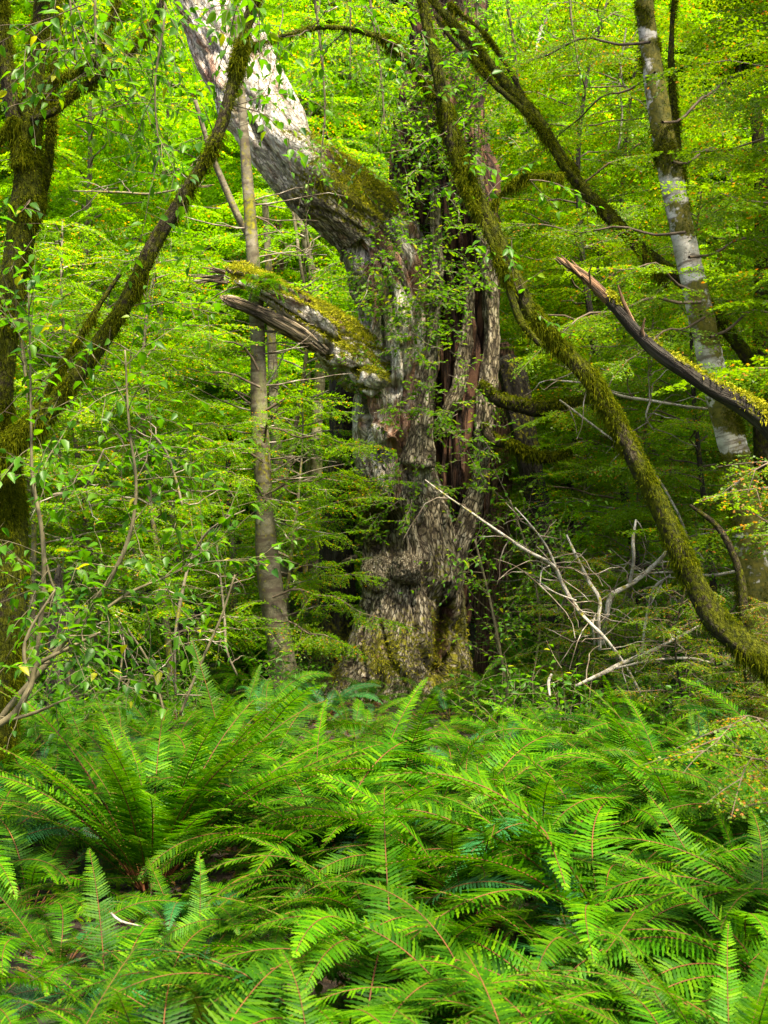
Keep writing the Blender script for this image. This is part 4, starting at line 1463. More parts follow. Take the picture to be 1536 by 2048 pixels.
for rows, lb, sd in (([(960, 770, 10), (990, 795, 13), (1030, 808, 15), (1070, 818, 16), (1120, 815, 14), (1170, 806, 12), (1210, 812, 10), (1238, 795, 9), (1242, 790, 5)], 'thick dark mossy branch held level beside the hollow tree', 12),
                     ([(965, 850, 8), (985, 880, 11), (1020, 890, 10), (1055, 908, 10), (1090, 916, 9), (1125, 912, 7), (1140, 905, 3)], 'thinner dark mossy branch sagging below the thick one', 13)):
    D = 13.2
    c = px_ctrl(rows, D)
    sp = sweep(c, 16, .03, disp=mossy_disp(sd, .2))
    N = vnormals(sp['V'], sp['Q'])
    b0 = c[0, :3]
    rt = thing('branch', lb, 'branch', b0)
    mo = .42 + .4 * fbm(sp['V'] * 3, 3, sd) + .2 * N[:, 2]
    part('bough', mesh_from('bough', sp['V'] - b0, sp['Q'], sp['T'], [M['moss_bark']], attrs={'bark_co': sp['co'], 'moss': mo}), rt)
    moss_fur(sp['V'], N, np.clip(mo - .3, 0, 1), 3500, R(sd), (.015, .05), .006, 1., 'moss', 'moss', rt, b0)
for k, (rows, D, mat, lb) in enumerate([
    ([(1050, 1500, 10), (1075, 1150, 8), (1080, 1050, 8), (1070, 950, 7), (1060, 850, 6), (1050, 700, 5)], 16.5, 'dark_wood', 'thin dark pole behind the bent dead trunk'),
    ([(1215, 1400, 18), (1215, 1100, 16), (1218, 980, 15), (1222, 800, 14), (1228, 500, 12)], 17.5, 'slim', 'pale trunk showing under the dark foliage past the crossing stem'),
    ([(1270, 1400, 12), (1262, 1050, 11), (1258, 900, 10), (1250, 600, 9)], 18.5, 'red_trunk', 'reddish thin trunk beside the pale one past the crossing stem'),
    ([(1160, 1300, 9), (1145, 1100, 8), (1140, 1000, 7), (1150, 850, 6)], 15.5, 'dark_wood', 'dark pole leaning between the dead trunk and the crossing stem'),
    ([(1340, 1400, 14), (1335, 900, 13), (1338, 760, 12), (1340, 600, 11)], 17., 'red_trunk', 'brown trunk far behind the mossy stem and the dead one'),
    ([(1520, 1400, 20), (1525, 1000, 18), (1522, 700, 17), (1524, 400, 15), (1510, 200, 12)], 12.5, 'moss_bark', 'mossy straight trunk at the edge behind the torn dead stem'),
    ([(1505, 1400, 13), (1490, 1250, 10), (1480, 1150, 8), (1440, 1060, 6), (1380, 1010, 3)], 9.2, 'moss_bark', 'bent mossy stem rising between the crossing stem and the edge'),
    ([(120, 1500, 60), (122, 1400, 34), (118, 1320, 26), (122, 1240, 20), (116, 1180, 12), (118, 1130, 3)], 11.5, 'dark_wood', 'broken dark stump among the shrub stems'),
    ([(470, 1480, 9), (465, 1300, 8), (468, 1150, 8), (462, 1050, 6), (455, 900, 5)], 14.5, 'dark_wood', 'thin dark pole beside the slim banded beech'),
    ([(370, 1480, 8), (360, 1280, 7), (355, 1150, 6), (340, 1000, 5)], 14., 'dark_wood', 'thin dark pole among the yellow-green saplings')]):
    plain_trunk('dead_tree' if 'stump' in lb or 'pole' in lb else 'tree_trunk', rows, D, mat, lb, 'tree', seed=20 + k, moss=.45 if mat == 'moss_bark' else .22)


# ------------------------------------------------------------------ pale fallen branches
def fallen(rows_list, D, label, seed, name='fallen_branch', mat='white_branch', moss=.3, twigs=12, tl=.42):
    rng = R(seed)
    c0 = px_ctrl(rows_list[0], D)
    b0 = c0[0, :3]
    rt = thing(name, label, 'branch', b0)
    for k, rows in enumerate(rows_list):
        c = px_ctrl(rows, D)
        c[:, 3] *= .56
        c[:, 1] += .06 * np.sin(np.arange(len(c)) * 1.7 + seed)
        sp = sweep(c, 10, .03, disp=lambda co, rr, th: rr * .25 * fbm(np.stack([np.cos(th), np.sin(th), co[..., 2] * 6], -1), 2, seed))
        part('bough' if k == 0 else 'side_branch', mesh_from('bough', sp['V'] - b0, sp['Q'], sp['T'], [M[mat]], attrs={'bark_co': sp['co'], 'moss': moss + .35 * fbm(sp['V'] * 5, 2, seed)}), rt)
        ls = []
        for _ in range(twigs if k == 0 else twigs // 2):
            i = rng.integers(0, len(sp['C']))
            p = sp['C'][i].copy()
            d = unit(rng.normal(0, 1, 3) * np.array([1, .7, .8]) + np.array([0, 0, .2]))
            L = tl * rng.uniform(.4, 1.3)
            pts = [[*p, .005]]
            for j in range(5):
                d = unit(d + rng.normal(0, .28, 3) + np.array([0, 0, -.05]))
                p = p + d * L / 5
                pts.append([*p, .004 * (1 - j / 5) + .001])
            ls.append(np.array(pts))
        if ls:
            g = G()
            thin(g, ls, 4)
            part('twigs', g.mesh('twigs', [M['pale_twig']], b0, bark=True), rt)
    return rt, b0


fallen([[(1290, 1400, 5), (1250, 1330, 6), (1205, 1272, 7), (1160, 1225, 7), (1128, 1170, 7), (1105, 1130, 6), (1050, 1100, 6), (1000, 1065, 5), (950, 1030, 4), (890, 990, 3), (850, 960, 2)],
        [(1105, 1130, 3), (1085, 1140, 3), (1078, 1170, 2)], [(1120, 1150, 4), (1095, 1095, 4), (1060, 1050, 3), (1030, 1015, 2)], [(1075, 1160, 2), (1110, 1185, 3), (1150, 1200, 3)]], 10.2,
       'long pale fallen branch reaching up towards the hollow in the old tree', 1)
fallen([[(1206, 1290, 9), (1212, 1230, 9), (1222, 1190, 10), (1262, 1170, 8), (1300, 1140, 9), (1325, 1110, 7), (1345, 1080, 5)], [(1262, 1172, 7), (1266, 1120, 6), (1264, 1080, 6), (1274, 1040, 4)]], 10.6,
       'white forked branch standing upright in the tangle of fallen wood', 2)
fallen([[(1200, 1300, 7), (1195, 1240, 7), (1200, 1200, 7), (1180, 1165, 7), (1160, 1130, 6), (1145, 1100, 5), (1135, 1070, 3)], [(1190, 1290, 4), (1183, 1250, 4), (1192, 1230, 4)]], 10.4, 'crooked white branch with knobs just before the upright forked one', 3)
fallen([[(1150, 1370, 5), (1205, 1345, 8), (1255, 1325, 8), (1310, 1300, 7), (1350, 1275, 5), (1420, 1240, 3)], [(1230, 1335, 4), (1300, 1320, 4), (1380, 1318, 5), (1420, 1325, 3)]], 9.8, 'pale fallen branch lying low across the foot of the mossy stem', 4)
fallen([[(1098, 1390, 4), (1098, 1365, 5), (1105, 1350, 4)]], 9.2, 'short bent white stick poking out of the ferns', 5, name='stick', twigs=0)
fallen([[(1340, 1150, 4), (1310, 1180, 5), (1290, 1250, 5), (1280, 1300, 5), (1262, 1340, 4)], [(1300, 1210, 3), (1330, 1160, 3)]], 10.9, 'thin mossy branch hanging down inside the tangle', 6, moss=.45)
fallen([[(1410, 1120, 3), (1380, 1080, 4), (1350, 1020, 4), (1300, 940, 4), (1215, 870, 4), (1120, 800, 3)]], 11.6, 'long straight dry stick slanting behind the crossing stem', 7, twigs=4)
fallen([[(1600, 1160, 4), (1500, 1140, 5), (1420, 1150, 5), (1340, 1145, 4), (1260, 1150, 2)]], 11.2, 'thin grey branch lying level behind the leaning stem', 8)
fallen([[(1440, 820, 4), (1380, 815, 5), (1300, 800, 5), (1240, 790, 5), (1180, 770, 4), (1100, 760, 3)], [(1300, 800, 4), (1290, 835, 3), (1310, 860, 2)]], 11., 'curved grey branch under the dead leaning stem', 10)
fallen([[(1250, 60, 3), (1240, 160, 4), (1246, 230, 4), (1236, 300, 4)], [(1240, 160, 3), (1260, 190, 3), (1285, 200, 2)]], 15., 'white hanging branch left of the mossy white-barked trunk', 11, tl=.6)
fallen([[(1110, 10, 7), (1090, 40, 7), (1076, 80, 5), (1070, 120, 4)]], 17., 'short pale limb near the top of the photo past the upper mossy stem', 12)
for k, (rows, D, lb) in enumerate([
    ([(150, 385, 2), (240, 384, 4), (300, 385, 4), (370, 378, 3), (430, 372, 2)], 13., 'level white twig under the mossy side branch'),
    ([(310, 570, 2), (360, 560, 4), (400, 562, 6), (445, 555, 7)], 13.1, 'bare grey branch touching the tip of the broken limb'),
    ([(520, 545, 4), (560, 520, 4), (600, 505, 3), (640, 490, 2)], 15., 'thin pale branch behind the moss of the broken limb'),
    ([(520, 760, 3), (580, 790, 3), (640, 800, 4), (690, 805, 3)], 14.6, 'dry level branch behind the slim banded trunk'),
    ([(350, 1390, 4), (352, 1280, 5), (366, 1180, 6), (380, 1120, 5), (410, 1070, 4), (450, 1040, 3), (490, 1020, 2)], 10.5, 'white crooked stem rising from the ferns near the slim banded trunk'),
    ([(475, 1350, 3), (455, 1300, 4), (448, 1240, 4), (440, 1160, 4), (432, 1070, 3)], 10.9, 'thin white stick upright near the crooked stem'),
    ([(300, 860, 3), (330, 900, 5), (350, 960, 5), (365, 1010, 4)], 11.3, 'white broken stick hanging in the bright sapling'),
    ([(240, 1370, 3), (242, 1310, 4), (244, 1260, 4), (240, 1240, 3)], 10., 'short pale stick standing behind the vase-shaped fern'),
    ([(100, 990, 3), (160, 980, 4), (190, 940, 4), (210, 900, 3)], 11., 'pale curved twig behind the shrub'),
    ([(555, 300, 5), (585, 420, 5), (600, 520, 6), (615, 610, 6), (625, 680, 5)], 15.5, 'slender pale pole slanting between the two limbs of the old tree')]):
    fallen([rows], D, lb, 30 + k, name='dry_branch', twigs=8, tl=.35, moss=.34, mat='slim')


# ------------------------------------------------------------------ broad-leaved shrubs in front
def shrub(stems, D, label, seed, leaf=.07, twn=3, tl=(.25, .6), name='shrub', tint0=.42, group=None):
    rng = R(seed)
    c0 = px_ctrl(stems[0], D)
    b0 = c0[0, :3]
    rt = thing(name, label, 'shrub', b0, group)
    gl, gt = G(), G()
    for k, rows in enumerate(stems):
        c = px_ctrl(rows, D)
        c[:, 3] *= .5
        sp = sweep(c, 9, .04, disp=lambda co, rr, th: rr * .15 * fbm(np.stack([np.cos(th), np.sin(th), co[..., 2] * 6], -1), 2, seed + k))
        part('stem', mesh_from('stem', sp['V'] - b0, sp['Q'], sp['T'], [M['sapling_bark']]), rt)
        S, Dd, Ln = [], [], []
        n = len(sp['C'])
        for i in range(int(n * .25), n, 3):
            for _ in range(twn if i % 2 else max(1, twn - 1)):
                S.append(sp['C'][i])
                Dd.append(unit(sp['Tn'][i] * .6 + rng.normal(0, .8, 3)))
                Ln.append(rng.uniform(*tl))
        broad_plant(gl, gt, S, Dd, Ln, leaf, rng, spacing=.075, droop=.8, r0=.003, branch=1, tint0=tint0)
    part('foliage', gl.mesh('shrub_leaves', [M['broad']], b0), rt)
    part('twigs', gt.mesh('shrub_twigs', [M['sapling_bark']], b0), rt)
    return rt


shrub([[(-30, 1480, 12), (30, 1400, 13), (100, 1320, 12), (160, 1240, 11), (225, 1150, 10), (262, 1060, 8), (272, 960, 6), (258, 850, 5), (250, 700, 3)],
       [(150, 1250, 8), (200, 1225, 7), (260, 1185, 6), (340, 1150, 4), (400, 1120, 3)]], 6.9, 'shrub with thin bent stems and drooping heart-shaped leaves', 81, leaf=.085, twn=3)
shrub([[(-20, 1460, 14), (30, 1425, 13), (62, 1370, 12), (75, 1330, 10), (130, 1300, 8), (200, 1265, 5)], [(62, 1370, 8), (48, 1310, 8), (60, 1260, 6), (110, 1180, 4)], [(0, 1445, 8), (70, 1425, 7), (140, 1395, 4)]], 6.6, 'low spreading shrub stems at the edge, just above the ferns', 82, twn=1)
shrub([[(70, 1340, 11), (85, 1200, 10), (86, 1080, 9), (66, 960, 7), (62, 850, 5), (60, 700, 4), (56, 560, 3)], [(86, 1100, 5), (110, 1180, 5), (160, 1250, 4)]], 7.3, 'upright thin-stemmed shrub before the moss-covered trunk', 83, leaf=.08, twn=2)
shrub([[(360, 1430, 6), (400, 1330, 6), (440, 1240, 5), (470, 1150, 4)], [(330, 1430, 5), (300, 1330, 5), (250, 1250, 4)]], 9.0, 'small leafy shrub behind the tips of the vase-shaped fern', 84, leaf=.06, twn=2)
shrub([[(1020, 1420, 6), (1000, 1300, 6), (980, 1200, 5), (950, 1080, 4)], [(1060, 1380, 5), (1080, 1250, 5), (1060, 1120, 4), (1020, 1000, 3)], [(1100, 1380, 5), (1130, 1200, 4), (1120, 1060, 3)]], 11.4, 'light leafy shrub growing beside the base of the hollow tree', 85, leaf=.055, twn=3, tint0=.6)
shrub([[(1240, 1400, 6), (1230, 1300, 5), (1200, 1200, 4)], [(1300, 1400, 6), (1330, 1300, 5), (1370, 1180, 4), (1400, 1080, 3)], [(1400, 1380, 6), (1420, 1280, 5), (1480, 1200, 4)]], 11.2, 'leafy shrub tangled with the white forked branch', 86, leaf=.05, twn=5, tint0=.6)
shrub([[(600, -200, 8), (620, -60, 7), (640, 80, 6), (650, 220, 4), (640, 330, 3)], [(720, -160, 8), (740, 0, 6), (760, 130, 5), (770, 260, 3)], [(690, -200, 7), (700, -20, 5), (700, 160, 3)]], 12.6, 'hanging leafy bough between the pale limb and the heartwood', 87, leaf=.06, twn=3, name='leafy_bough', tint0=.6)
shrub([[(200, -150, 8), (190, 0, 6), (195, 140, 4)], [(320, -150, 7), (330, 20, 5), (310, 170, 4), (320, 330, 3)], [(120, -150, 7), (140, 0, 5), (150, 120, 3)]], 7.4, 'hanging leafy bough before the mossy side branches', 88, leaf=.075, twn=2, name='leafy_bough')
shrub([[(1000, -160, 8), (1010, -20, 6), (1030, 100, 5), (1040, 220, 3)], [(950, -160, 7), (955, 40, 5), (970, 170, 3)], [(1150, -160, 7), (1140, 0, 5), (1160, 150, 3)]], 12.8, 'hanging leafy bough beside the top of the heartwood', 89, leaf=.06, twn=3, name='leafy_bough', tint0=.6)

# near beech spray reaching in from the edge, with orange leaves
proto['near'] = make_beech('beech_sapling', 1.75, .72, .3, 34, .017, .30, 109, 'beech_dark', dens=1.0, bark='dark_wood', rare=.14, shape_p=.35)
plant('near', 1560, 9.1, .6, .66, 'small beech with orange leaves growing just behind the foot of the leaning mossy stem', None)
plant('near', 1390, 9.6, 2.4, .7, 'small beech with brown flecks between the ferns and the fallen wood', None)
plant('near', 1150, 11.0, 4.0, .8, 'small bushy beech at the back of the fern bed before the fallen wood', None)


bough = thing('beech_bough', 'near low beech bough with orange dead leaves hanging over the ferns at the edge', 'branch', P(1710, 1500, 5.4))
tiers(bough, P(1710, 1500, 5.4), [[(1710, 1480, 5), (1560, 1425, 3), (1430, 1405, 2), (1310, 1425, 1)], [(1710, 1540, 8), (1560, 1500, 5), (1460, 1480, 4), (1390, 1490, 2)],
                                  [(1700, 1420, 7), (1610, 1375, 5), (1500, 1370, 2)], [(1700, 1610, 7), (1590, 1570, 5), (1490, 1560, 2)], [(1710, 1500, 6), (1620, 1450, 4), (1530, 1440, 2)]], 5.4, 'beech_dark', .26, .015, 142, .22)
bough = thing('beech_bough', 'near beech bough with reddish flecks reaching in from the edge above the leaning stem', 'branch', P(1680, 1010, 6.2))
tiers(bough, P(1680, 1010, 6.2), [[(1690, 1010, 8), (1600, 990, 6), (1520, 985, 4), (1440, 975, 2)], [(1690, 1080, 7), (1600, 1060, 5), (1530, 1070, 4), (1440, 1040, 2)], [(1690, 960, 7), (1600, 930, 5), (1520, 935, 3), (1470, 940, 2)]], 6.2, 'beech_dark', .30, .017, 141, .16)

# ------------------------------------------------------------------ low seedlings under the saplings
def seedling_proto():
    rng = R(91)
    rt = thing('seedling', '', 'plant', (0, 0, 0))
    gl, gt = G(), G()
    S, Dd, Ln = [], [], []
    for k in range(9):
        S.append([rng.normal(0, .08), rng.normal(0, .08), 0])
        Dd.append([rng.normal(0, .45), rng.normal(0, .45), 1])
        Ln.append(rng.uniform(.3, .75))
    broad_plant(gl, gt, S, Dd, Ln, .06, rng, spacing=.05, droop=.6, r0=.004, branch=1, tint0=.4)
    part('foliage', gl.mesh('seedling_leaves', [M['broad']]), rt)
    part('stem', gt.mesh('seedling_stems', [M['sapling_bark']]), rt)
    return rt


proto['seed'] = seedling_proto()
rng = R(92)
for k in range(46):
    D = rng.uniform(9.6, 15)
    px = rng.uniform(-40, 640) if k < 22 else rng.uniform(960, 1540)
    lb = 'low leafy seedling among the dark ferns under the yellow-green saplings' if px < 700 else 'low leafy seedling in the tangle under the dark beeches'
    plant('seed', px, D, rng.uniform(0, 6), rng.uniform(.6, 1.2), lb, 'seedlings under the saplings' if px < 700 else 'seedlings under the dark beeches')


# ------------------------------------------------------------------ ferns
def frond_arrays(seed, L=1.0, np_=52, e0=75, e1=0, pw=1.3, w=.095, side=.0, lobes=4, stip=.16, lod=False):
    rng = R(seed)
    n = 48
    t = np.linspace(0, 1, n)
    el = np.radians(e0 + (e1 - e0) * t ** pw)
    yaw = side * t ** 1.5
    d = np.stack([np.cos(el) * np.cos(yaw), np.cos(el) * np.sin(yaw), np.sin(el)], -1)
    C = np.vstack([[0, 0, 0], np.cumsum(d[:-1] * L / (n - 1), axis=0)])
    r = .0030 * (1 - .8 * t) + .0006
    tw = rng.normal(0, .45) * t
    T = unit(d)
    S0 = np.stack([-np.sin(yaw), np.cos(yaw), 0 * t], -1)
    Nn = np.cross(T, S0)
    S = S0 * np.cos(tw)[:, None] + Nn * np.sin(tw)[:, None]
    Nn = np.cross(T, S)
    g = G()
    thin(g, [np.column_stack([C[::2 if not lod else 6], r[::2 if not lod else 6] * (1 if not lod else 1.5)])], 5 if not lod else 3, mat=1)
    for k in range(np_):
        u = (k + .5) / np_
        tt = stip + (1 - stip) * u
        f = tt * (n - 1)
        i = min(int(f), n - 2)
        a = f - i
        c = C[i] * (1 - a) + C[i + 1] * a
        prof = min(1, .38 + u / .30 * .62) * (1 - u) ** .72 * 1.12 + .03
        l = w * prof
        for sg in (-1, 1):
            if rng.random() < .025:
                continue
            ll = l * rng.uniform(.9, 1.08)
            x = unit(S[i] * sg + T[i] * (.30 + .35 * u) + Nn[i] * rng.normal(.10, .07))
            nn = unit(Nn[i] + S[i] * sg * -.12 + rng.normal(0, .06, 3))
            y = unit(np.cross(nn, x))
            pitch = L * (1 - stip) / np_
            hw = pitch * .47
            m = lobes * 2 if not lod else 3
            q = np.linspace(0, 1, m + 1)
            wid = hw * (1 - q ** 2.2) ** .8 * (np.where(np.arange(m + 1) % 2 == 1, 1.0, .55) if not lod else 1)
            wid[0] = hw * .35
            cen = c[None] + x[None] * (ll * q)[:, None] + T[i][None] * (ll * .10 * q ** 2)[:, None] - np.array([0, 0, 1.]) * (ll * rng.uniform(.05, .3) * q ** 2)[:, None]
            shift = np.where(np.arange(m + 1) % 2 == 1, .45 / m, 0) * ll
            le = cen + y[None] * wid[:, None] + x[None] * shift[:, None] - nn[None] * (wid * .25)[:, None]
            ri = cen - y[None] * wid[:, None] + x[None] * shift[:, None] - nn[None] * (wid * .25)[:, None]
            V = np.concatenate([cen, le, ri])
            b = np.arange(m)
            Q = np.concatenate([np.stack([b, b + 1, b + 1 + m + 1, b + m + 1], -1), np.stack([b, b + 2 * (m + 1), b + 1 + 2 * (m + 1), b + 1], -1)])
            g.add(V, Q, tint=np.full(len(Q), np.clip(rng.normal(.40 + .28 * u, .2), 0, 1)))
    return g


FR = {}
for i in range(5):
    FR['up', i] = frond_arrays(300 + i, e0=78 - 3 * i, e1=44 - 8 * i, pw=1.3, w=.10 + .006 * i, side=(-.25, .2, 0, .35, -.1)[i]).mesh('frond_upright', [M['fern'], M['stipe']])
for i in range(7):
    FR['arch', i] = frond_arrays(320 + i, e0=70 - 3 * i, e1=-22 - 8 * i, pw=1.0 + .1 * (i % 3), w=.118 + .008 * (i % 4), side=(-.5, .4, .1, -.2, .6, -.35, .2)[i]).mesh('frond_arching', [M['fern'], M['stipe']])
for i in range(3):
    FR['low', i] = frond_arrays(340 + i, e0=46 - 6 * i, e1=-22 - 6 * i, pw=1.0, w=.10, side=(.4, -.4, .1)[i]).mesh('frond_low', [M['fern'], M['stipe']])
for i in range(3):
    me_ = FR['arch', 2 * i].copy()
    me_.materials[0] = M['fern_sky_teal']
    FR['sky_teal', i] = me_
FR['dead', 0] = frond_arrays(350, e0=40, e1=-60, pw=.7, w=.06, side=.3).mesh('frond_dead', [M['fern_brown'], M['stipe']])
FR['yellow', 0] = frond_arrays(351, e0=70, e1=10, pw=1.2, w=.07, side=-.2).mesh('frond_yellow', [M['fern_yellow'], M['stipe']])


def fern(x, y, size, n, rng, label, group=None, style='mix', bias=None, extra=()):
    z = gz(x, y)
    rt = thing('fern', label, 'fern', (x, y, z + .03), group)
    a = rng.uniform(0, 2 * PI)
    for k in range(n):
        a += 2.39996
        az = a + rng.normal(0, .2)
        if bias is not None and rng.random() < bias[1]:
            az = bias[0] + rng.normal(0, .6)
        q = rng.random()
        inner = k / n
        if style == 'vase':
            key = ('up', rng.integers(0, 5)) if q < .88 else ('arch', rng.integers(0, 4))
        elif style == 'arch':
            key = ('arch', rng.integers(0, 7)) if q < .78 else (('up', rng.integers(2, 5)) if q < .83 else ('low', rng.integers(0, 3)))
        else:
            key = ('arch', rng.integers(0, 7)) if q < .68 else (('up', rng.integers(0, 5)) if q < .73 else ('low', rng.integers(0, 3)))
        if style == 'sky_teal' or style != 'vase' and rng.random() < (0 if y < 4.2 else .12 if x < -.08 * y else .04):
            key = ('sky_teal', rng.integers(0, 3))
        if style in ('mix', 'arch') and rng.random() < .04:
            key = ('dead', 0)
        o = part('frond', FR[key], rt)
        s = size * rng.uniform(.72, 1.12)
        o.rotation_euler = (rng.normal(0, .14), rng.normal(0, .10) if style != 'vase' else rng.uniform(-.05, .45), az)
        o.scale = (s, s * rng.uniform(.9, 1.15), s * rng.uniform(.9, 1.08))
        o.location = (.04 * math.cos(az), .04 * math.sin(az), 0)
    for key, az, s in extra:
        o = part('frond', FR[key], rt, 'yellow frond' if key[0] == 'yellow' else None)
        o.rotation_euler = (0, 0, az)
        o.scale = (s, s, s)
    return rt


rng = R(400)
ferns = []


def fern_px(px, D, size, n, label, style='mix', bias=None, group=None, extra=()):
    x = (px - 768) / F * D
    ferns.append((x, D))
    return fern(x, D, size, n, rng, label, group, style, bias, extra)


LEFTW = (PI * 1.05, .45)       # fronds swept towards the vase-shaped fern
fern_px(300, 6.5, 1.2, 50, 'tall vase-shaped fern with upright bright fronds and brown stalks', 'vase')
fern_px(60, 6.2, .80, 22, 'dark fern beside the vase-shaped one, at the edge of the photo', 'mix')
fern_px(140, 4.4, .62, 18, 'dark low fern in the shade below the vase-shaped fern', 'arch')
fern_px(420, 4.5, .66, 18, 'fern with one yellow frond below the vase-shaped fern', 'arch', extra=[(('yellow', 0), 4.6, .62)])
fern_px(760, 5.6, .92, 24, 'fern with long arching fronds beside the vase-shaped one', 'arch', LEFTW)
fern_px(1020, 6.6, .98, 26, 'tall fern in the middle of the bed, its fronds held high', 'mix', LEFTW)
fern_px(1290, 6.0, .95, 24, 'broad fern in the bed below the small beech with brown flecks', 'mix', LEFTW)
fern_px(1500, 5.2, .85, 22, 'fern beneath the low near bough with orange dead leaves', 'mix')
fern_px(980, 4.5, .88, 24, 'fern arching over its neighbours below the tall middle fern', 'arch', LEFTW)
fern_px(1220, 3.9, .85, 24, 'fern at the bottom of the photo with large toothed fronds and a dark red stalk', 'mix', LEFTW)
fern_px(1470, 3.9, .82, 22, 'fern with upright dark-stalked fronds in the bottom corner below the orange-leaved bough', 'vase')
fern_px(700, 3.8, .78, 22, 'fern at the bottom edge between the two corners', 'arch', LEFTW)
fern_px(290, 3.5, .74, 22, 'broad arching fern near the bottom corner below the dark low fern', 'arch')
fern_px(960, 3.2, .72, 20, 'nearest fern, only the tips of its fronds rising into the photo', 'arch', LEFTW)
fern_px(30, 3.7, .66, 18, 'small arching fern cut by the bottom corner of the photo', 'arch')
fern_px(560, 5.6, .60, 14, 'small fern in the dark gap behind the yellow frond', 'arch')
fern_px(650, 11.6, .62, 16, 'bluish-green fern at the foot of the dark second stem', 'sky_teal')
fern_px(905, 12.0, .45, 16, 'fern at the foot of the split buttress of the hollow tree', 'mix')
tries = 0
while len(ferns) < 168 and tries < 16000:
    tries += 1
    D = math.sqrt(rng.uniform(3.0 ** 2, 13.2 ** 2))
    px = rng.uniform(-90, 1630)
    x = (px - 768) / F * D
    if min(math.hypot(x - a, D - b) for a, b in ferns) < .31 + .012 * D:
        continue
    if math.hypot(x - old_base[0], D - OD) < 1.0:
        continue
    if math.hypot(x + 1.08, D - 6.5) < .78:
        continue
    if D > 9.5 and px < 520 and rng.random() < .45:
        continue
    if D > 8 and px > 1150 and rng.random() < .5:
        continue
    near_vase = px < 580 and 4.5 < D < 6.1
    size = rng.uniform(.8, 1.08) * (.58 if near_vase else 1) * (.85 if D < 4 else 1) * (1 if D < 8.5 else (.48 if 560 < px < 1010 else .74))
    n = int(rng.uniform(16, 22)) if D < 8 else int(rng.uniform(12, 16))
    if D < 5 and px < 700:
        lb, gr = 'arching fern in the dark bed below the vase-shaped fern', 'ferns below the vase-shaped fern'
    elif D < 5:
        lb, gr = 'bright arching fern in the thick bed along the bottom of the photo', 'ferns along the bottom of the photo'
    elif D < 8 and px < 640:
        lb, gr = 'fern crowded around the vase-shaped fern', 'ferns around the vase-shaped fern'
    elif D < 8:
        lb, gr = 'bright fern in the thick bed around the tall middle fern', 'ferns in the bright middle bed'
    elif px < 640:
        lb, gr = 'dark fern under the shrubs behind the vase-shaped fern', 'ferns under the shrubs'
    elif px < 1000:
        lb, gr = 'fern in the strip before the base of the hollow tree', 'ferns before the hollow tree'
    else:
        lb, gr = 'fern in the strip before the tangle of fallen wood', 'ferns before the fallen wood'
    fern_px(px, D, size * 1.08, n, lb, 'arch' if D < 6 else 'mix', LEFTW if px > 650 and D < 8 else None, gr)


# ferns further back: whole plants in one mesh, copied
def far_fern(seed):
    rng = R(seed)
    g = G()
    src = [frond_arrays(500 + seed * 5 + i, e0=76 - 5 * i, e1=20 - 14 * i, w=.10, side=(-.3, .3, .1, -.1)[i], np_=22, lod=True) for i in range(4)]
    a = 0
    for k in range(13):
        a += 2.4
        s = src[k % 4]
        V = np.concatenate(s.V)
        ca, sa = math.cos(a), math.sin(a)
        V = V @ np.array([[ca, sa, 0], [-sa, ca, 0], [0, 0, 1]]) * rng.uniform(.7, 1.1)
        n0 = g.n
        g.V.append(V)
        g.co.append(V * 0)
        g.moss.append(np.zeros(len(V)))
        g.Q += [q + n0 for q in s.Q]
        g.tq += s.tq
        g.mq += s.mq
        g.n += len(V)
    return g.mesh('far_fern', [M['fern'], M['stipe']])


FF = [far_fern(k) for k in range(3)]
rng = R(410)
for k in range(110):
    D = rng.uniform(12.8, 24)
    px = rng.uniform(-150, 1700)
    x = (px - 768) / F * D
    if math.hypot(x - old_base[0], D - OD) < 1.1:
        continue
    o = part('fern', FF[k % 3])
    s = rng.uniform(.75, 1.15)
    o.location = (x, D, gz(x, D))
    o.rotation_euler = (0, 0, rng.uniform(0, 6))
    o.scale = (s, s, s)
    if px < 740:
        tag(o, 'distant fern on the shaded floor behind the slim banded beech', 'fern', 'distant ferns behind the slim beech')
    else:
        tag(o, 'distant fern on the shaded floor behind the hollow tree and the fallen wood', 'fern', 'distant ferns behind the fallen wood')

# low leafy ground cover between the ferns
rng = R(420)
g = G()
n = 26000
y_ = np.sqrt(rng.uniform(2.2 ** 2, 17 ** 2, n))
x_ = rng.uniform(-.6, .6, n) * y_ + rng.uniform(-.3, .3, n)
keep = fbm(np.stack([x_ * 1.6, y_ * 1.6, 0 * x_], -1), 2, 8) > -.28
x_, y_ = x_[keep], y_[keep]
n = len(x_)
O_ = np.stack([x_, y_, ground_z(x_, y_) + rng.uniform(.0, .09, n)], -1)
a_ = rng.uniform(0, 2 * PI, n)
add_leaves(g, O_, np.stack([np.cos(a_), np.sin(a_), rng.uniform(-.2, .7, n)], -1), unit(np.stack([rng.normal(0, .4, n), rng.normal(0, .4, n), np.ones(n)], -1)), rng.uniform(.02, .05, n), rng.uniform(.015, .035, n), np.clip(rng.normal(.4, .2, n), 0, .9), 'oval')
o = part('ground_cover', g.mesh('ground_cover', [M['beech_dark']]))
o['kind'] = 'stuff'
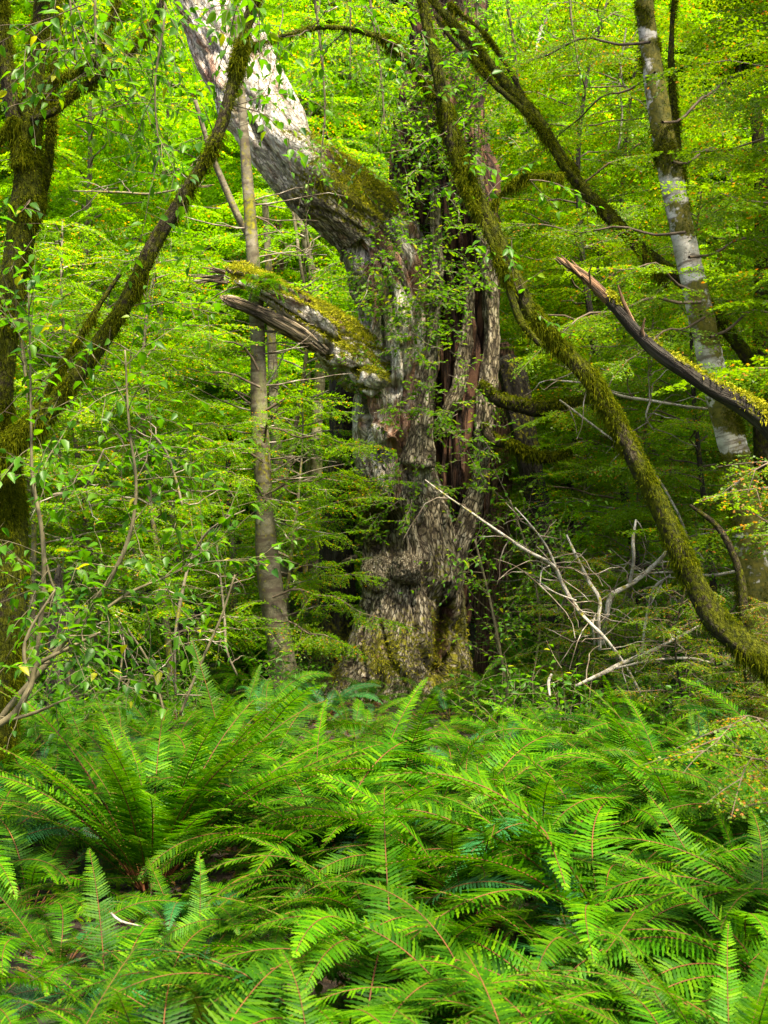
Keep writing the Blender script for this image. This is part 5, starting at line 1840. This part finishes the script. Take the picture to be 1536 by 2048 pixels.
# fallen brown leaves
g = G()
n = 15000
y_ = np.sqrt(rng.uniform(2.2 ** 2, 16 ** 2, n))
x_ = rng.uniform(-.6, .6, n) * y_
a_ = rng.uniform(0, 2 * PI, n)
add_leaves(g, np.stack([x_, y_, ground_z(x_, y_) + rng.uniform(.004, .03, n)], -1), np.stack([np.cos(a_), np.sin(a_), rng.uniform(-.3, .4, n)], -1), unit(np.stack([rng.normal(0, .4, n), rng.normal(0, .4, n), np.ones(n)], -1)), rng.uniform(.02, .06, n), rng.uniform(.015, .03, n), rng.random(n), 'oval')
o = part('leaf_litter', g.mesh('leaf_litter', [M['fern_brown']]))
o['kind'] = 'stuff'

# a snapped white twig lying in the low ferns
fallen([[(225, 1824, 4), (248, 1834, 5), (280, 1858, 2)]], 5.0, 'short broken white twig lying in the dark ferns below the vase-shaped one', 60, name='stick', twigs=0)

# ------------------------------------------------------------------ camera, light, sky
cam = bpy.data.cameras.new('camera')
co_ = bpy.data.objects.new('camera', cam)
COL.objects.link(co_)
co_.location = (0, 0, CAMZ)
co_.rotation_euler = (PI / 2, 0, 0)
cam.sensor_fit = 'VERTICAL'
cam.sensor_height = 36
cam.lens = 18 / math.tan(math.atan(1024 / F))
cam.clip_end = 500
cam.clip_start = .05
cam.dof.use_dof = True
cam.dof.focus_distance = 8.5
cam.dof.aperture_fstop = 7.1
scene.camera = co_

EL, AZ = math.radians(64), math.radians(152)   # sun height, and compass bearing measured from +Y towards +X
w = bpy.data.worlds.new('World')
scene.world = w
w.use_nodes = True
nt = w.node_tree
bg = nt.nodes['Background']
sky = nt.nodes.new('ShaderNodeTexSky')
sky.sky_type = 'NISHITA'
sky.sun_disc = False
sky.sun_elevation = EL
sky.sun_rotation = AZ
sky.air_density = 1.0
sky.dust_density = 5.0
sky.ozone_density = 0.3
nt.links.new(sky.outputs[0], bg.inputs[0])
bg.inputs[1].default_value = .105
sl = bpy.data.lights.new('sun', 'SUN')
sl.energy = 4.8
sl.angle = math.radians(8)
sl.color = (1, .90, .70)
so = bpy.data.objects.new('sun', sl)
COL.objects.link(so)
to_sun = Vector((math.sin(AZ) * math.cos(EL), math.cos(AZ) * math.cos(EL), math.sin(EL)))
so.rotation_euler = to_sun.to_track_quat('Z', 'Y').to_euler()

scene.view_settings.view_transform = 'Standard'
scene.view_settings.look = 'None'
scene.view_settings.exposure = 1.88
scene.view_settings.gamma = 1
scene.render.engine = 'CYCLES'
cy = scene.cycles
cy.max_bounces = 9
cy.diffuse_bounces = 5
cy.glossy_bounces = 2
cy.transmission_bounces = 5
cy.transparent_max_bounces = 4
cy.use_denoising = True
cy.sample_clamp_indirect = 6
cy.caustics_reflective = False
cy.caustics_refractive = False
